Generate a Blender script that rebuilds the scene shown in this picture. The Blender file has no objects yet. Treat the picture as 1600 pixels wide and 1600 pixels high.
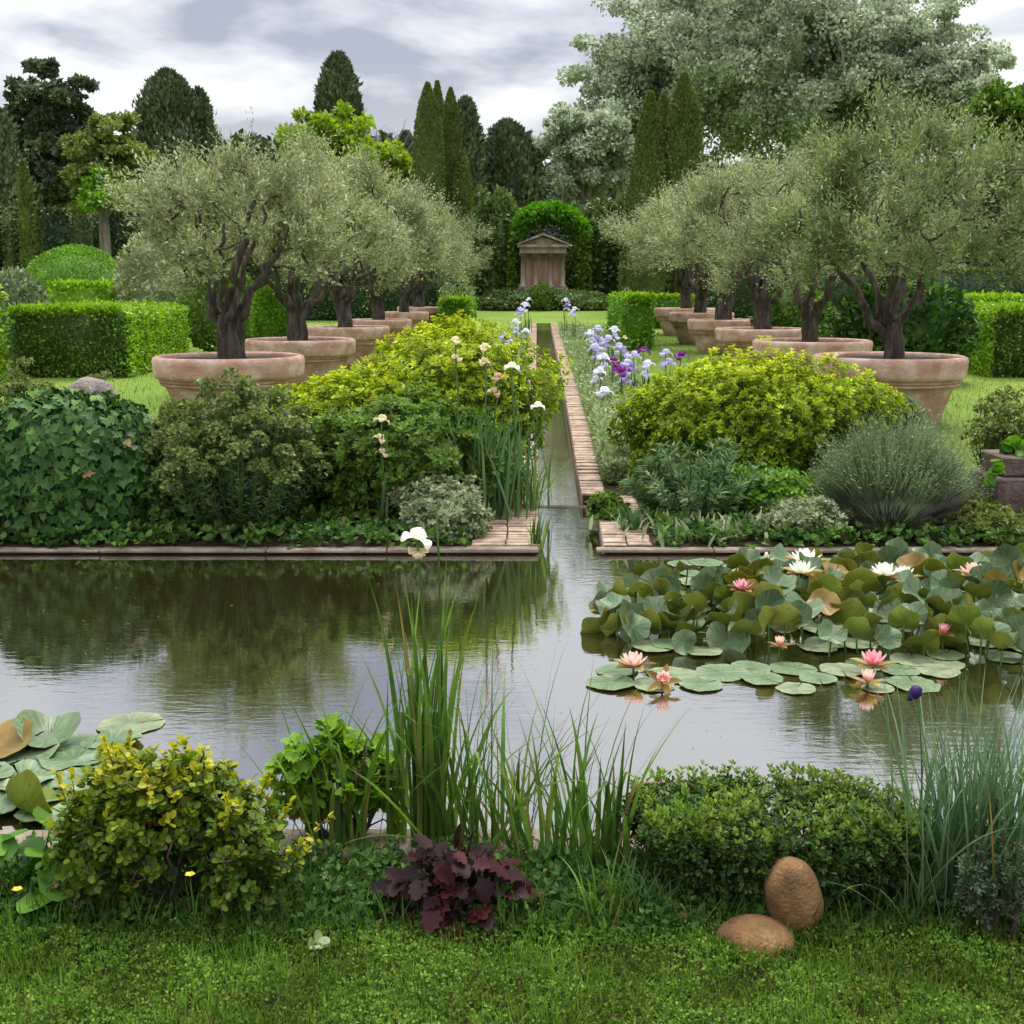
import bpy, math
import numpy as np
R = math.radians
sc = bpy.context.scene
col = sc.collection
rng = np.random.default_rng(11)

# ------------------------------------------------------------------ camera, sky, sun, exposure
FPX = 1900.0                     # focal length in photo pixels (photo is 1600 px wide)
PITCH = R(10.5)
EYE = 1.6
cd = bpy.data.cameras.new('camera'); cam = bpy.data.objects.new('camera', cd); col.objects.link(cam)
cam.location = (0, 0, EYE); cam.rotation_euler = (R(90) - PITCH, 0, 0)
cd.sensor_width = 36; cd.lens = 36 * FPX / 1600; cd.clip_start = .05; cd.clip_end = 6000
sc.camera = cam
SUN_EL, SUN_AZ = R(58), R(25)    # azimuth measured from +Y (away from the camera) towards +X
world = bpy.data.worlds.new('World'); sc.world = world; world.use_nodes = True
def build_world():
    nt = world.node_tree; nt.nodes.clear(); N = nt.nodes.new; L = nt.links.new
    out = N('ShaderNodeOutputWorld'); bg = N('ShaderNodeBackground'); bg.inputs[1].default_value = .1
    L(bg.outputs[0], out.inputs[0])
    sky = N('ShaderNodeTexSky'); sky.sky_type = 'NISHITA'; sky.sun_disc = False
    sky.sun_elevation = SUN_EL; sky.sun_rotation = SUN_AZ
    tc = N('ShaderNodeTexCoord'); sep = N('ShaderNodeSeparateXYZ'); L(tc.outputs['Generated'], sep.inputs[0])
    def mth(op, a, b=None, c=None):
        n = N('ShaderNodeMath'); n.operation = op
        for i, v in enumerate((a, b, c)):
            if v is None: continue
            if isinstance(v, (int, float)): n.inputs[i].default_value = v
            else: L(v, n.inputs[i])
        return n.outputs[0]
    zc = mth('MAXIMUM', sep.outputs[2], 0.0)
    den = mth('ADD', zc, .22)
    cx = mth('DIVIDE', sep.outputs[0], den); cy = mth('DIVIDE', sep.outputs[1], den)
    cmb = N('ShaderNodeCombineXYZ'); L(cx, cmb.inputs[0]); L(cy, cmb.inputs[1])
    mp = N('ShaderNodeMapping'); L(cmb.outputs[0], mp.inputs[0]); mp.inputs['Location'].default_value = (14.798, 18.4465, 0)
    mp.inputs['Scale'].default_value = (1.0, .95, 1)
    no = N('ShaderNodeTexNoise'); L(mp.outputs[0], no.inputs[0]); no.inputs['Scale'].default_value = 1.9
    no.inputs['Detail'].default_value = 9; no.inputs['Roughness'].default_value = .50; no.inputs['Distortion'].default_value = .15
    rp = N('ShaderNodeValToRGB'); L(no.outputs[0], rp.inputs[0]); e = rp.color_ramp.elements
    e[0].position = .405; e[0].color = (2.35, 2.5, 2.9, 1); e[1].position = .54; e[1].color = (5.4, 5.4, 5.3, 1)
    m = rp.color_ramp.elements.new(.475); m.color = (4.0, 4.12, 4.4, 1)
    # brighter, warmer band low down; overcast zenith brighter than the horizon
    lowr = N('ShaderNodeMapRange'); L(zc, lowr.inputs[0]); lowr.inputs[1].default_value = .03; lowr.inputs[2].default_value = .17
    lowr.inputs[3].default_value = .4; lowr.inputs[4].default_value = 0
    lo = N('ShaderNodeMixRGB'); L(lowr.outputs[0], lo.inputs[0]); L(rp.outputs[0], lo.inputs[1]); lo.inputs[2].default_value = (5.1, 4.95, 4.65, 1)
    cov = N('ShaderNodeMixRGB'); cov.inputs[0].default_value = .9; L(sky.outputs[0], cov.inputs[1]); L(lo.outputs[0], cov.inputs[2])
    zr = N('ShaderNodeMapRange'); L(zc, zr.inputs[0]); zr.inputs[1].default_value = .5; zr.inputs[2].default_value = .85
    zr.inputs[3].default_value = 1; zr.inputs[4].default_value = 4.2
    mul = N('ShaderNodeMixRGB'); mul.blend_type = 'MULTIPLY'; mul.inputs[0].default_value = 1
    L(cov.outputs[0], mul.inputs[1]); L(zr.outputs[0], mul.inputs[2]); L(mul.outputs[0], bg.inputs[0])
build_world()
sd = bpy.data.lights.new('sun', 'SUN'); sd.energy = 1.5; sd.angle = R(14); sd.color = (1, .95, .86)
sun = bpy.data.objects.new('sun', sd); col.objects.link(sun)
sun.rotation_euler = (R(90) - SUN_EL, 0, R(180) - SUN_AZ)
sc.view_settings.view_transform = 'Standard'; sc.view_settings.look = 'None'
sc.view_settings.exposure = .92; sc.view_settings.gamma = 1
try:
    sc.cycles.max_bounces = 12; sc.cycles.transparent_max_bounces = 8; sc.cycles.diffuse_bounces = 8; sc.cycles.transmission_bounces = 8; sc.cycles.use_denoising = True
except Exception: pass

# ------------------------------------------------------------------ measuring helpers
def at(px, py, d):
    """world point seen at photo pixel (px, py) at distance d in front of the camera"""
    xr = (px - 800) / FPX; yr = (800 - py) / FPX
    y = math.cos(PITCH) + yr * math.sin(PITCH); z = -math.sin(PITCH) + yr * math.cos(PITCH)
    k = d / y
    return np.array([xr * k, d, EYE + z * k])
def zat(py, d): return at(800, py, d)[2]
def xat(px, py, d): return at(px, py, d)[0]
GY = [-50, 3.2, 7.46, 9, 12, 18, 30, 38, 46, 70, 3000]
GZ = [-.05, -.05, .0, .05, .17, .26, .42, .62, .95, 1.2, 1.2]
def gz(y): return float(np.interp(y, GY, GZ))
WATER = -.034
def hit(px, py, z=None):
    """point on the ground (or on the level z) at a pixel"""
    if z is not None:
        p = at(px, py, 1.0); k = (EYE - z) / (EYE - p[2]); return np.array([p[0] * k, k, z])
    ds = np.linspace(2, 60, 6000)
    f = np.array([zat(py, d) - gz(d) for d in ds]); i = int(np.argmax(f < 0))
    return at(px, py, ds[i])

# ------------------------------------------------------------------ mesh helpers
def nrm(v): return v / np.maximum(np.linalg.norm(v, axis=-1, keepdims=True), 1e-9)
def rnd(*s): return rng.random(s)
def gauss(*s): return rng.normal(size=s)
def uni(a, b, *s): return rng.uniform(a, b, s) if s else float(rng.uniform(a, b))
class G:
    """collects geometry, then links it as ONE mesh object"""
    def __init__(s): s.V = []; s.F = []; s.T = []; s.M = []; s.n = 0
    def add(s, V, F, T=.5, mi=0):
        V = np.asarray(V, float).reshape(-1, 3)
        for f in (F if isinstance(F, list) else [F]):
            f = np.asarray(f, int); f = f.reshape(-1, f.shape[-1]); s.F.append(f + s.n); s.M.append(mi)
        s.V.append(V); s.T.append(np.broadcast_to(np.asarray(T, float), (len(V),))); s.n += len(V)
    def box(s, lo, hi, T=.5, mi=0):
        (a, b, c), (d, e, f) = lo, hi
        s.add([(a,b,c),(d,b,c),(d,e,c),(a,e,c),(a,b,f),(d,b,f),(d,e,f),(a,e,f)],
              [(0,3,2,1),(4,5,6,7),(0,1,5,4),(1,2,6,5),(2,3,7,6),(3,0,4,7)], T, mi)
    def build(s, name, mat, parent=None, smooth=True, loc=None):
        me = bpy.data.meshes.new(name)
        V = np.concatenate(s.V)
        me.vertices.add(len(V)); me.vertices.foreach_set('co', V.astype(np.float32).ravel())
        loops = np.concatenate([f.ravel() for f in s.F]); sizes = np.concatenate([np.full(len(f), f.shape[1]) for f in s.F])
        mis = np.concatenate([np.full(len(f), m) for f, m in zip(s.F, s.M)])
        me.loops.add(len(loops)); me.loops.foreach_set('vertex_index', loops.astype(np.int32))
        me.polygons.add(len(sizes)); me.polygons.foreach_set('loop_start', np.concatenate([[0], np.cumsum(sizes)[:-1]]).astype(np.int32))
        me.polygons.foreach_set('material_index', mis.astype(np.int32))
        me.polygons.foreach_set('use_smooth', np.full(len(sizes), bool(smooth)))
        a = me.attributes.new('tint', 'FLOAT', 'POINT'); a.data.foreach_set('value', np.concatenate(s.T).astype(np.float32))
        for m in (mat if isinstance(mat, (list, tuple)) else [mat]): me.materials.append(m)
        me.update(calc_edges=True); me.validate()
        o = bpy.data.objects.new(name, me); col.objects.link(o)
        if parent is not None: o.parent = parent
        if loc is not None: o.location = loc
        return o
def thing(name, label, cat, loc=(0, 0, 0), rz=0, group=None):
    o = bpy.data.objects.new(name, None); col.objects.link(o); o.empty_display_size = .1
    o.location = tuple(float(v) for v in loc); o.rotation_euler = (0, 0, rz); tag(o, label, cat, group); return o
def tag(o, label=None, cat=None, group=None, kind=None):
    if label: o['label'] = label
    if cat: o['category'] = cat
    if group: o['group'] = group
    if kind: o['kind'] = kind
    return o
def dup(root, loc, rz=0, scale=(1, 1, 1), label=None, group=None):
    r = root.copy(); col.objects.link(r); r.location = tuple(float(v) for v in loc); r.rotation_euler = (0, 0, rz); r.scale = scale
    if label: r['label'] = label
    if group: r['group'] = group
    for ch in list(root.children):
        c = ch.copy(); col.objects.link(c); c.parent = r
        for q in list(ch.children):
            d = q.copy(); col.objects.link(d); d.parent = c
    return r

def tube(g, pts, r0, r1, seg=6, T=.5, pw=1.0):
    pts = np.asarray(pts, float); n = len(pts)
    tan = nrm(np.gradient(pts, axis=0)); ref = np.array([.31, .2, .93]) if abs(tan[0][2]) < .8 else np.array([1., .1, 0])
    a = nrm(np.cross(tan, ref)); b = np.cross(tan, a)
    rr = r0 + (r1 - r0) * np.linspace(0, 1, n) ** pw
    th = np.arange(seg) * 2 * math.pi / seg
    V = pts[:, None] + rr[:, None, None] * (np.cos(th)[None, :, None] * a[:, None] + np.sin(th)[None, :, None] * b[:, None])
    i = np.arange(n - 1)[:, None] * seg; j = np.arange(seg)[None]; k = (j + 1) % seg
    F = np.stack([i + j, i + k, i + seg + k, i + seg + j], -1).reshape(-1, 4)
    g.add(V.reshape(-1, 3), [F, np.array([[(n - 1) * seg + q for q in range(seg)]])], T)
def curve(p0, p1, p2, n=8, wob=0.):
    t = np.linspace(0, 1, n)[:, None]; p0, p1, p2 = map(np.asarray, (p0, p1, p2))
    c = (1 - t) ** 2 * p0 + 2 * t * (1 - t) * p1 + t * t * p2
    if wob: w = gauss(n, 3) * wob; w[0] = 0; w[-1] = 0; c = c + w
    return c
def lathe(g, prof, seg=48, T=.5, wob=0.):
    prof = np.asarray(prof, float); n = len(prof); th = np.arange(seg) * 2 * math.pi / seg
    w = 1 + wob * np.sin(2 * th + 1.3)
    V = np.stack([prof[:, 0, None] * np.cos(th) * w, prof[:, 0, None] * np.sin(th) * w, np.repeat(prof[:, 1, None], seg, 1)], -1)
    i = np.arange(n - 1)[:, None] * seg; j = np.arange(seg)[None]; k = (j + 1) % seg
    g.add(V.reshape(-1, 3), np.stack([i + j, i + k, i + seg + k, i + seg + j], -1).reshape(-1, 4), T)

# leaf outlines: (along, across, lift), faces
def _sym(half):
    """two halves folded along the midrib; half = outline points between base and tip, on the + side"""
    n = len(half); V = [(0, 0, 0)] + [(a, b, w) for a, b, w in half] + [(1, 0, -.04)] + [(a, -b, w) for a, b, w in half]
    f1 = [0] + list(range(1, n + 1)) + [n + 1]; f2 = [0, n + 1] + list(range(2 * n + 1, n + 1, -1))
    return np.array(V, float), [np.array([f1]), np.array([f2])]
TPL = {
    'dia': (np.array([(0, 0, 0), (.45, .5, .05), (1, 0, 0), (.45, -.5, .05)], float), [np.array([[0, 1, 2, 3]])]),
    'leaf': _sym([(.3, .5, .1), (.72, .36, .08)]),
    'round': _sym([(.06, .3, .05), (.35, .52, .08), (.75, .45, .06), (.95, .2, 0)]),
    'ivy': _sym([(-.12, .28, .03), (.05, .56, .03), (.3, .36, .06), (.52, .42, .02), (.62, .2, .05)]),
    'lobed': _sym([(-.1, .3, .04), (.12, .34, .1), (.25, .58, .02), (.42, .36, .1), (.62, .48, .02), (.74, .26, .07), (.9, .22, 0)]),
}
def leaves(g, P, D, size, ratio=.5, tpl='dia', N=None, T=None, spread=.6):
    """one leaf per row of P, pointing along D, face turned towards N (random when None)"""
    n = len(P)
    if n == 0: return
    D = nrm(np.asarray(D, float)); h = gauss(n, 3) if N is None else nrm(np.asarray(N, float)) + spread * gauss(n, 3)
    W = nrm(np.cross(h, D)); Nn = np.cross(D, W)
    s = np.broadcast_to(np.asarray(size, float), (n,))[:, None, None]
    tv, tf = TPL[tpl]
    V = P[:, None] + s * (tv[None, :, 0, None] * D[:, None] + ratio * tv[None, :, 1, None] * W[:, None] + tv[None, :, 2, None] * Nn[:, None])
    off = np.arange(n)[:, None, None] * len(tv)
    F = [(f[None] + off).reshape(-1, f.shape[-1]) for f in tf]
    t = rnd(n) if T is None else np.clip(np.broadcast_to(T, (n,)) + .0, 0, 1)
    t = np.where(rnd(n) < .012, 1., np.minimum(t, .95)); g.add(V.reshape(-1, 3), F, np.repeat(t, len(tv)))
def rosettes(g, P, A, k, size, ratio=.45, tpl='dia', open_=.9, T=None):
    """k leaves spreading round each axis A at each point P"""
    n = len(P); P = np.repeat(P, k, 0); A = nrm(np.repeat(A, k, 0))
    side = nrm(np.cross(A, gauss(n * k, 3))); D = A * (1 - .5 * open_) + side * open_
    if T is not None: T = np.repeat(np.broadcast_to(T, (n,)), k) + gauss(n * k) * .1
    leaves(g, P + side * .004, D, size * uni(.7, 1.15, n * k), ratio, tpl, N=A, T=T, spread=.35)
def blades(g, base, az, length, lean, droop, width, K=7, T=None, fold=.25, kink=0.):
    """curved tapering strips: lean/droop in radians from vertical at the foot / added towards the tip"""
    n = len(base); t = np.linspace(0, 1, K + 1)
    ang = lean[:, None] + droop[:, None] * t[None] ** 2
    if kink:
        kk = rnd(n) < kink; ang = ang + kk[:, None] * (t[None] > uni(.55, .8, n)[:, None]) * uni(.8, 1.7, n)[:, None]
    st = (length / K)[:, None]
    h = np.concatenate([np.zeros((n, 1)), np.cumsum(np.sin(ang[:, :-1]) * st, 1)], 1)
    z = np.concatenate([np.zeros((n, 1)), np.cumsum(np.cos(ang[:, :-1]) * st, 1)], 1)
    hd = np.stack([np.cos(az), np.sin(az), np.zeros(n)], -1)
    c = base[:, None] + h[..., None] * hd[:, None] + z[..., None] * np.array([0, 0, 1.])
    tw = az + math.pi / 2 + gauss(n) * .7
    W = np.stack([np.cos(tw), np.sin(tw), np.zeros(n)], -1)
    w = width[:, None] * np.clip(np.minimum(1, (1 - t) * 2.2 + .03), 0, 1)[None] * (.65 + .35 * np.minimum(1, t * 4))[None] / 2
    V = np.stack([c - w[..., None] * W[:, None], c + w[..., None] * W[:, None]], 2)
    off = np.arange(n)[:, None] * (2 * (K + 1)); q = np.arange(K)[None] * 2
    F = np.stack([off + q, off + q + 1, off + q + 3, off + q + 2], -1).reshape(-1, 4)
    t_ = rnd(n) if T is None else np.broadcast_to(T, (n,))
    g.add(V.reshape(-1, 3), F, np.repeat(t_, 2 * (K + 1)))
    return c
def sphere_dirs(n, zmin=-1., zmax=1.):
    z = uni(zmin, zmax, n); a = uni(0, 2 * math.pi, n); r = np.sqrt(1 - z * z)
    return np.stack([r * np.cos(a), r * np.sin(a), z], -1)
class Lump:
    """smooth random bumpiness over directions / positions"""
    def __init__(s, amp, freq, n=7): s.k = gauss(n, 3) * freq; s.p = uni(0, 6.28, n); s.a = amp * uni(.5, 1, n) / math.sqrt(n) * 1.6
    def __call__(s, d): return 1 + (np.sin(d @ s.k.T + s.p) * s.a).sum(-1)
def blob(g, c, r, lump=None, scale=1., nu=20, nv=12, zmin=-.35, T=.3):
    """closed lumpy ellipsoid used as the dense inside of a plant or as a stone"""
    v = np.linspace(math.asin(max(zmin, -1)), math.pi / 2, nv); u = np.arange(nu) * 2 * math.pi / nu
    d = np.stack([np.cos(v)[:, None] * np.cos(u), np.cos(v)[:, None] * np.sin(u), np.repeat(np.sin(v)[:, None], nu, 1)], -1).reshape(-1, 3)
    s = scale * (lump(d) if lump else 1)
    V = np.asarray(c) + d * np.asarray(r) * (np.asarray(s)[:, None] if lump else s)
    i = np.arange(nv - 1)[:, None] * nu; j = np.arange(nu)[None]; k = (j + 1) % nu
    g.add(V, np.stack([i + j, i + k, i + nu + k, i + nu + j], -1).reshape(-1, 4), T)

# ------------------------------------------------------------------ materials
def new_mat(name):
    m = bpy.data.materials.new(name); m.use_nodes = True; nt = m.node_tree
    return m, nt, nt.nodes['Principled BSDF'], nt.nodes.new, nt.links.new
def leaf_mat(name, c0, c1, c2, rough=.5, trans=.3, spec=.3, var=.28, vscale=2.5, dead=(.20, .14, .05)):
    m, nt, p, N, L = new_mat(name)
    at_ = N('ShaderNodeAttribute'); at_.attribute_name = 'tint'
    rp = N('ShaderNodeValToRGB'); L(at_.outputs['Fac'], rp.inputs[0]); e = rp.color_ramp.elements
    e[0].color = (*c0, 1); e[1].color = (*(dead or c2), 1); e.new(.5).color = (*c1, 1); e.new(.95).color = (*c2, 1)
    tc = N('ShaderNodeTexCoord'); no = N('ShaderNodeTexNoise'); L(tc.outputs['Object'], no.inputs[0]); no.inputs['Scale'].default_value = vscale
    no.inputs['Detail'].default_value = 3
    mr = N('ShaderNodeMapRange'); L(no.outputs[0], mr.inputs[0]); mr.inputs[1].default_value = .3; mr.inputs[2].default_value = .7
    mr.inputs[3].default_value = 1 - var; mr.inputs[4].default_value = 1 + var
    mu = N('ShaderNodeMixRGB'); mu.blend_type = 'MULTIPLY'; mu.inputs[0].default_value = 1; L(rp.outputs[0], mu.inputs[1]); L(mr.outputs[0], mu.inputs[2])
    L(mu.outputs[0], p.inputs['Base Color']); p.inputs['Roughness'].default_value = rough; p.inputs['Specular IOR Level'].default_value = spec
    if trans > 0:
        tr = N('ShaderNodeBsdfTranslucent'); hs = N('ShaderNodeHueSaturation'); hs.inputs['Saturation'].default_value = 1.1; hs.inputs['Value'].default_value = 1.25
        L(mu.outputs[0], hs.inputs['Color']); L(hs.outputs[0], tr.inputs[0])
        mx = N('ShaderNodeMixShader'); mx.inputs[0].default_value = trans; L(p.outputs[0], mx.inputs[1]); L(tr.outputs[0], mx.inputs[2])
        L(mx.outputs[0], nt.nodes['Material Output'].inputs[0])
    return m
def rough_mat(name, cols, scale=6., rough=.85, bump=.3, detail=8, stretch=(1, 1, 1), bscale=None, pos=(.3, .5, .7), use_tint=0., vary=False):
    m, nt, p, N, L = new_mat(name)
    tc = N('ShaderNodeTexCoord'); mp = N('ShaderNodeMapping'); L(tc.outputs['Object'], mp.inputs[0]); mp.inputs['Scale'].default_value = stretch
    no = N('ShaderNodeTexNoise'); L(mp.outputs[0], no.inputs[0]); no.inputs['Scale'].default_value = scale; no.inputs['Detail'].default_value = detail
    no.inputs['Roughness'].default_value = .62
    rp = N('ShaderNodeValToRGB'); L(no.outputs[0], rp.inputs[0]); e = rp.color_ramp.elements
    e[0].position = pos[0]; e[0].color = (*cols[0], 1); e[1].position = pos[2]; e[1].color = (*cols[2], 1); e.new(pos[1]).color = (*cols[1], 1)
    c = rp.outputs[0]
    if vary:                                                    # every pot weathers differently: own stains, lime bloom and tone
        oi = N('ShaderNodeObjectInfo'); mo = N('ShaderNodeMath'); mo.operation = 'MULTIPLY'; L(oi.outputs['Random'], mo.inputs[0]); mo.inputs[1].default_value = 40
        cb = N('ShaderNodeCombineXYZ'); L(mo.outputs[0], cb.inputs[0]); L(mo.outputs[0], cb.inputs[1]); L(cb.outputs[0], mp.inputs['Location'])
        s2 = N('ShaderNodeTexNoise'); L(mp.outputs[0], s2.inputs[0]); s2.inputs['Scale'].default_value = 9; s2.inputs['Detail'].default_value = 10; s2.inputs['Roughness'].default_value = .7
        r2 = N('ShaderNodeValToRGB'); L(s2.outputs[0], r2.inputs[0]); r2.color_ramp.elements[0].position = .54; r2.color_ramp.elements[1].position = .66
        m3 = N('ShaderNodeMixRGB'); m4 = N('ShaderNodeMath'); m4.operation = 'MULTIPLY'; L(r2.outputs[0], m4.inputs[0]); m4.inputs[1].default_value = .55; L(m4.outputs[0], m3.inputs[0]); L(c, m3.inputs[1]); m3.inputs[2].default_value = (.66, .57, .50, 1)
        s4 = N('ShaderNodeTexNoise'); L(mp.outputs[0], s4.inputs[0]); s4.inputs['Scale'].default_value = 2.3; s4.inputs['Detail'].default_value = 8
        r4 = N('ShaderNodeValToRGB'); L(s4.outputs[0], r4.inputs[0]); r4.color_ramp.elements[0].position = .58; r4.color_ramp.elements[1].position = .70
        m5 = N('ShaderNodeMixRGB'); m6 = N('ShaderNodeMath'); m6.operation = 'MULTIPLY'; L(r4.outputs[0], m6.inputs[0]); m6.inputs[1].default_value = .5; L(m6.outputs[0], m5.inputs[0]); L(m3.outputs[0], m5.inputs[1]); m5.inputs[2].default_value = (.17, .13, .085, 1)
        c = m5.outputs[0]
    if use_tint:
        at_ = N('ShaderNodeAttribute'); at_.attribute_name = 'tint'
        mr = N('ShaderNodeMapRange'); L(at_.outputs['Fac'], mr.inputs[0]); mr.inputs[3].default_value = 1 - use_tint; mr.inputs[4].default_value = 1 + use_tint
        mu = N('ShaderNodeMixRGB'); mu.blend_type = 'MULTIPLY'; mu.inputs[0].default_value = 1; L(c, mu.inputs[1]); L(mr.outputs[0], mu.inputs[2]); c = mu.outputs[0]
    L(c, p.inputs['Base Color']); p.inputs['Roughness'].default_value = rough
    n2 = N('ShaderNodeTexNoise'); L(mp.outputs[0], n2.inputs[0]); n2.inputs['Scale'].default_value = bscale or scale * 5; n2.inputs['Detail'].default_value = 6
    b = N('ShaderNodeBump'); b.inputs['Strength'].default_value = bump; b.inputs['Distance'].default_value = .02
    L(n2.outputs[0], b.inputs['Height']); L(b.outputs[0], p.inputs['Normal'])
    return m
M = {}
LM = lambda k, *a, **kw: M.__setitem__(k, leaf_mat(k + '_leaves', *a, **kw))
LM('golden', (.06, .13, .010), (.25, .36, .016), (.55, .60, .03), vscale=4)
LM('goldnear', (.045, .10, .010), (.14, .22, .014), (.44, .42, .02), trans=.35, vscale=6)
LM('lobed', (.09, .18, .012), (.17, .32, .02), (.27, .43, .03), trans=.4)
LM('ivy', (.020, .055, .010), (.045, .105, .019), (.11, .22, .035), rough=.55, spec=.2, trans=.12)
LM('euphorbia', (.09, .13, .03), (.15, .20, .05), (.24, .29, .07), vscale=3)
LM('euphblue', (.055, .105, .04), (.10, .17, .06), (.16, .25, .09), vscale=3)
LM('green', (.06, .12, .015), (.11, .20, .025), (.18, .29, .04), vscale=3)
LM('box', (.022, .052, .010), (.055, .115, .015), (.18, .28, .03), trans=.2, vscale=5)
LM('olive', (.12, .155, .055), (.275, .31, .14), (.53, .55, .35), trans=.35, vscale=1.6)
LM('olivegreen', (.08, .12, .035), (.19, .245, .085), (.38, .43, .22), trans=.35, vscale=1.6)
LM('poplar', (.16, .21, .11), (.37, .44, .29), (.66, .69, .56), trans=.35, vscale=.25)
LM('cypress', (.055, .078, .04), (.09, .125, .062), (.15, .19, .09), trans=.08, vscale=.5)
LM('clipped', (.07, .105, .022), (.11, .155, .034), (.16, .21, .05), trans=.1, vscale=1.2)
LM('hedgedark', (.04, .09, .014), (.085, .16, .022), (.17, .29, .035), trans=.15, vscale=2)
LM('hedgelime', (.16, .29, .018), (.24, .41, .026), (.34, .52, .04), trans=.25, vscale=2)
LM('hedgefar', (.03, .06, .025), (.045, .085, .032), (.07, .12, .045), trans=.05, vscale=1)
LM('buttress', (.06, .09, .03), (.09, .13, .04), (.13, .17, .05), trans=.1)
LM('topiary', (.09, .20, .014), (.14, .30, .02), (.21, .40, .035), trans=.2)
LM('limetree', (.16, .26, .02), (.24, .36, .03), (.34, .46, .05), trans=.4, vscale=.4)
LM('lighttree', (.10, .14, .03), (.16, .20, .04), (.24, .28, .06), trans=.3, vscale=.5)
LM('archleaf', (.05, .15, .012), (.09, .24, .018), (.16, .34, .03), trans=.35)
LM('vine', (.055, .10, .025), (.095, .16, .04), (.16, .23, .06), trans=.15, vscale=.7)
LM('wood', (.03, .055, .022), (.05, .08, .03), (.08, .12, .045), trans=.1, vscale=.1)
LM('lavender', (.10, .16, .07), (.17, .245, .11), (.27, .34, .18), trans=.15, vscale=4)
LM('greytwig', (.08, .075, .06), (.14, .13, .105), (.22, .20, .17), trans=.0)
LM('variegated', (.10, .16, .06), (.30, .34, .18), (.56, .58, .38), trans=.25)
LM('iris', (.05, .11, .04), (.09, .18, .06), (.15, .26, .08), trans=.3)
LM('reed', (.04, .09, .018), (.08, .16, .026), (.17, .27, .045), trans=.35, vscale=5)
LM('bluegrass', (.07, .13, .06), (.11, .19, .085), (.19, .28, .14), trans=.3, vscale=5)
LM('heuchera', (.020, .010, .012), (.030, .012, .014), (.07, .012, .012), rough=.55, trans=.25, spec=.15, dead=None)
LM('bigleaf', (.05, .14, .010), (.08, .20, .014), (.13, .27, .025), trans=.35, vscale=5)
LM('clover', (.05, .12, .013), (.095, .185, .022), (.20, .30, .045), trans=.35, vscale=5, spec=.12, var=.4)
LM('weed', (.03, .08, .012), (.055, .13, .02), (.12, .22, .035), trans=.3, vscale=4)
LM('lawn', (.10, .17, .025), (.16, .245, .038), (.24, .32, .06), trans=.2, vscale=.8)
LM('stachys', (.16, .24, .08), (.26, .34, .14), (.38, .44, .24), trans=.2)
LM('padtop', (.035, .085, .03), (.08, .14, .06), (.19, .25, .15), rough=.42, spec=.35, trans=.08, vscale=9, dead=None)
LM('padpale', (.09, .12, .06), (.14, .18, .095), (.22, .245, .14), rough=.45, spec=.35, trans=.05, vscale=14, var=.4, dead=None)
LM('padunder', (.11, .18, .012), (.17, .26, .016), (.22, .23, .025), rough=.45, trans=.45, vscale=9, dead=None)
LM('padbrown', (.16, .07, .02), (.25, .16, .04), (.33, .26, .07), rough=.45, trans=.3, vscale=9, dead=None)
def petal(k, a, b, c): LM(k, a, b, c, rough=.5, trans=.3, var=.08, dead=None)
petal('white', (.72, .72, .55), (.85, .86, .72), (.90, .90, .80)); petal('pink', (.72, .10, .20), (.82, .28, .36), (.88, .60, .60))
petal('palepink', (.75, .34, .30), (.84, .52, .46), (.88, .72, .62)); petal('lilac', (.42, .36, .66), (.56, .50, .76), (.74, .70, .86))
petal('palelilac', (.55, .55, .75), (.70, .70, .84), (.84, .84, .88)); petal('purple', (.14, .02, .16), (.22, .03, .24), (.34, .08, .36))
petal('cream', (.55, .44, .20), (.70, .60, .34), (.78, .72, .50)); petal('faded', (.40, .26, .14), (.52, .36, .22), (.64, .50, .34))
petal('yellow', (.62, .44, .02), (.75, .55, .03), (.80, .64, .06)); petal('darkviolet', (.03, .015, .07), (.05, .02, .12), (.08, .04, .18))
M['bark'] = rough_mat('olive_bark', [(.026, .019, .013), (.06, .046, .034), (.15, .12, .09)], 20, stretch=(1, 1, .22), bump=1., pos=(.32, .48, .66))
M['darkbark'] = rough_mat('dark_bark', [(.03, .022, .016), (.055, .04, .03), (.10, .075, .055)], 30, stretch=(1, 1, .4), bump=.5)
M['greybark'] = rough_mat('grey_bark', [(.10, .085, .07), (.16, .14, .12), (.26, .23, .2)], 8, stretch=(1, 1, .3), bump=.5)
M['terracotta'] = rough_mat('terracotta', [(.34, .155, .105), (.47, .275, .21), (.62, .48, .41)], 3.6, stretch=(1, 1, 1.3), bump=.35, bscale=40, pos=(.30, .5, .70), use_tint=.12, vary=True)
M['soil'] = rough_mat('soil', [(.022, .014, .009), (.04, .027, .017), (.075, .052, .034)], 25, bump=.8)
M['ochre'] = rough_mat('ochre_stone', [(.055, .03, .012), (.19, .095, .031), (.32, .185, .075)], 8, bump=.5, bscale=110, detail=12, pos=(.33, .48, .68))
M['rock'] = rough_mat('lichen_rock', [(.12, .095, .085), (.22, .18, .16), (.48, .42, .38)], 12, bump=.8, pos=(.3, .55, .72))
M['brick'] = rough_mat('kerb_brick', [(.17, .115, .08), (.32, .22, .155), (.46, .36, .27)], 9, bump=.6, use_tint=.16)
M['stone'] = rough_mat('kerb_stone', [(.09, .068, .048), (.19, .145, .105), (.30, .24, .185)], 6, bump=.4, use_tint=.1)
M['darkstone'] = rough_mat('dark_stone', [(.05, .032, .024), (.10, .065, .05), (.18, .13, .105)], 9, bump=.8)
M['wetstone'] = rough_mat('wet_stone', [(.008, .006, .004), (.016, .012, .008), (.03, .022, .016)], 9, bump=.6)
M['shrine'] = rough_mat('shrine_wood', [(.13, .10, .075), (.25, .195, .15), (.37, .30, .235)], 4, stretch=(1, 1, .35), bump=.4)
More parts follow.
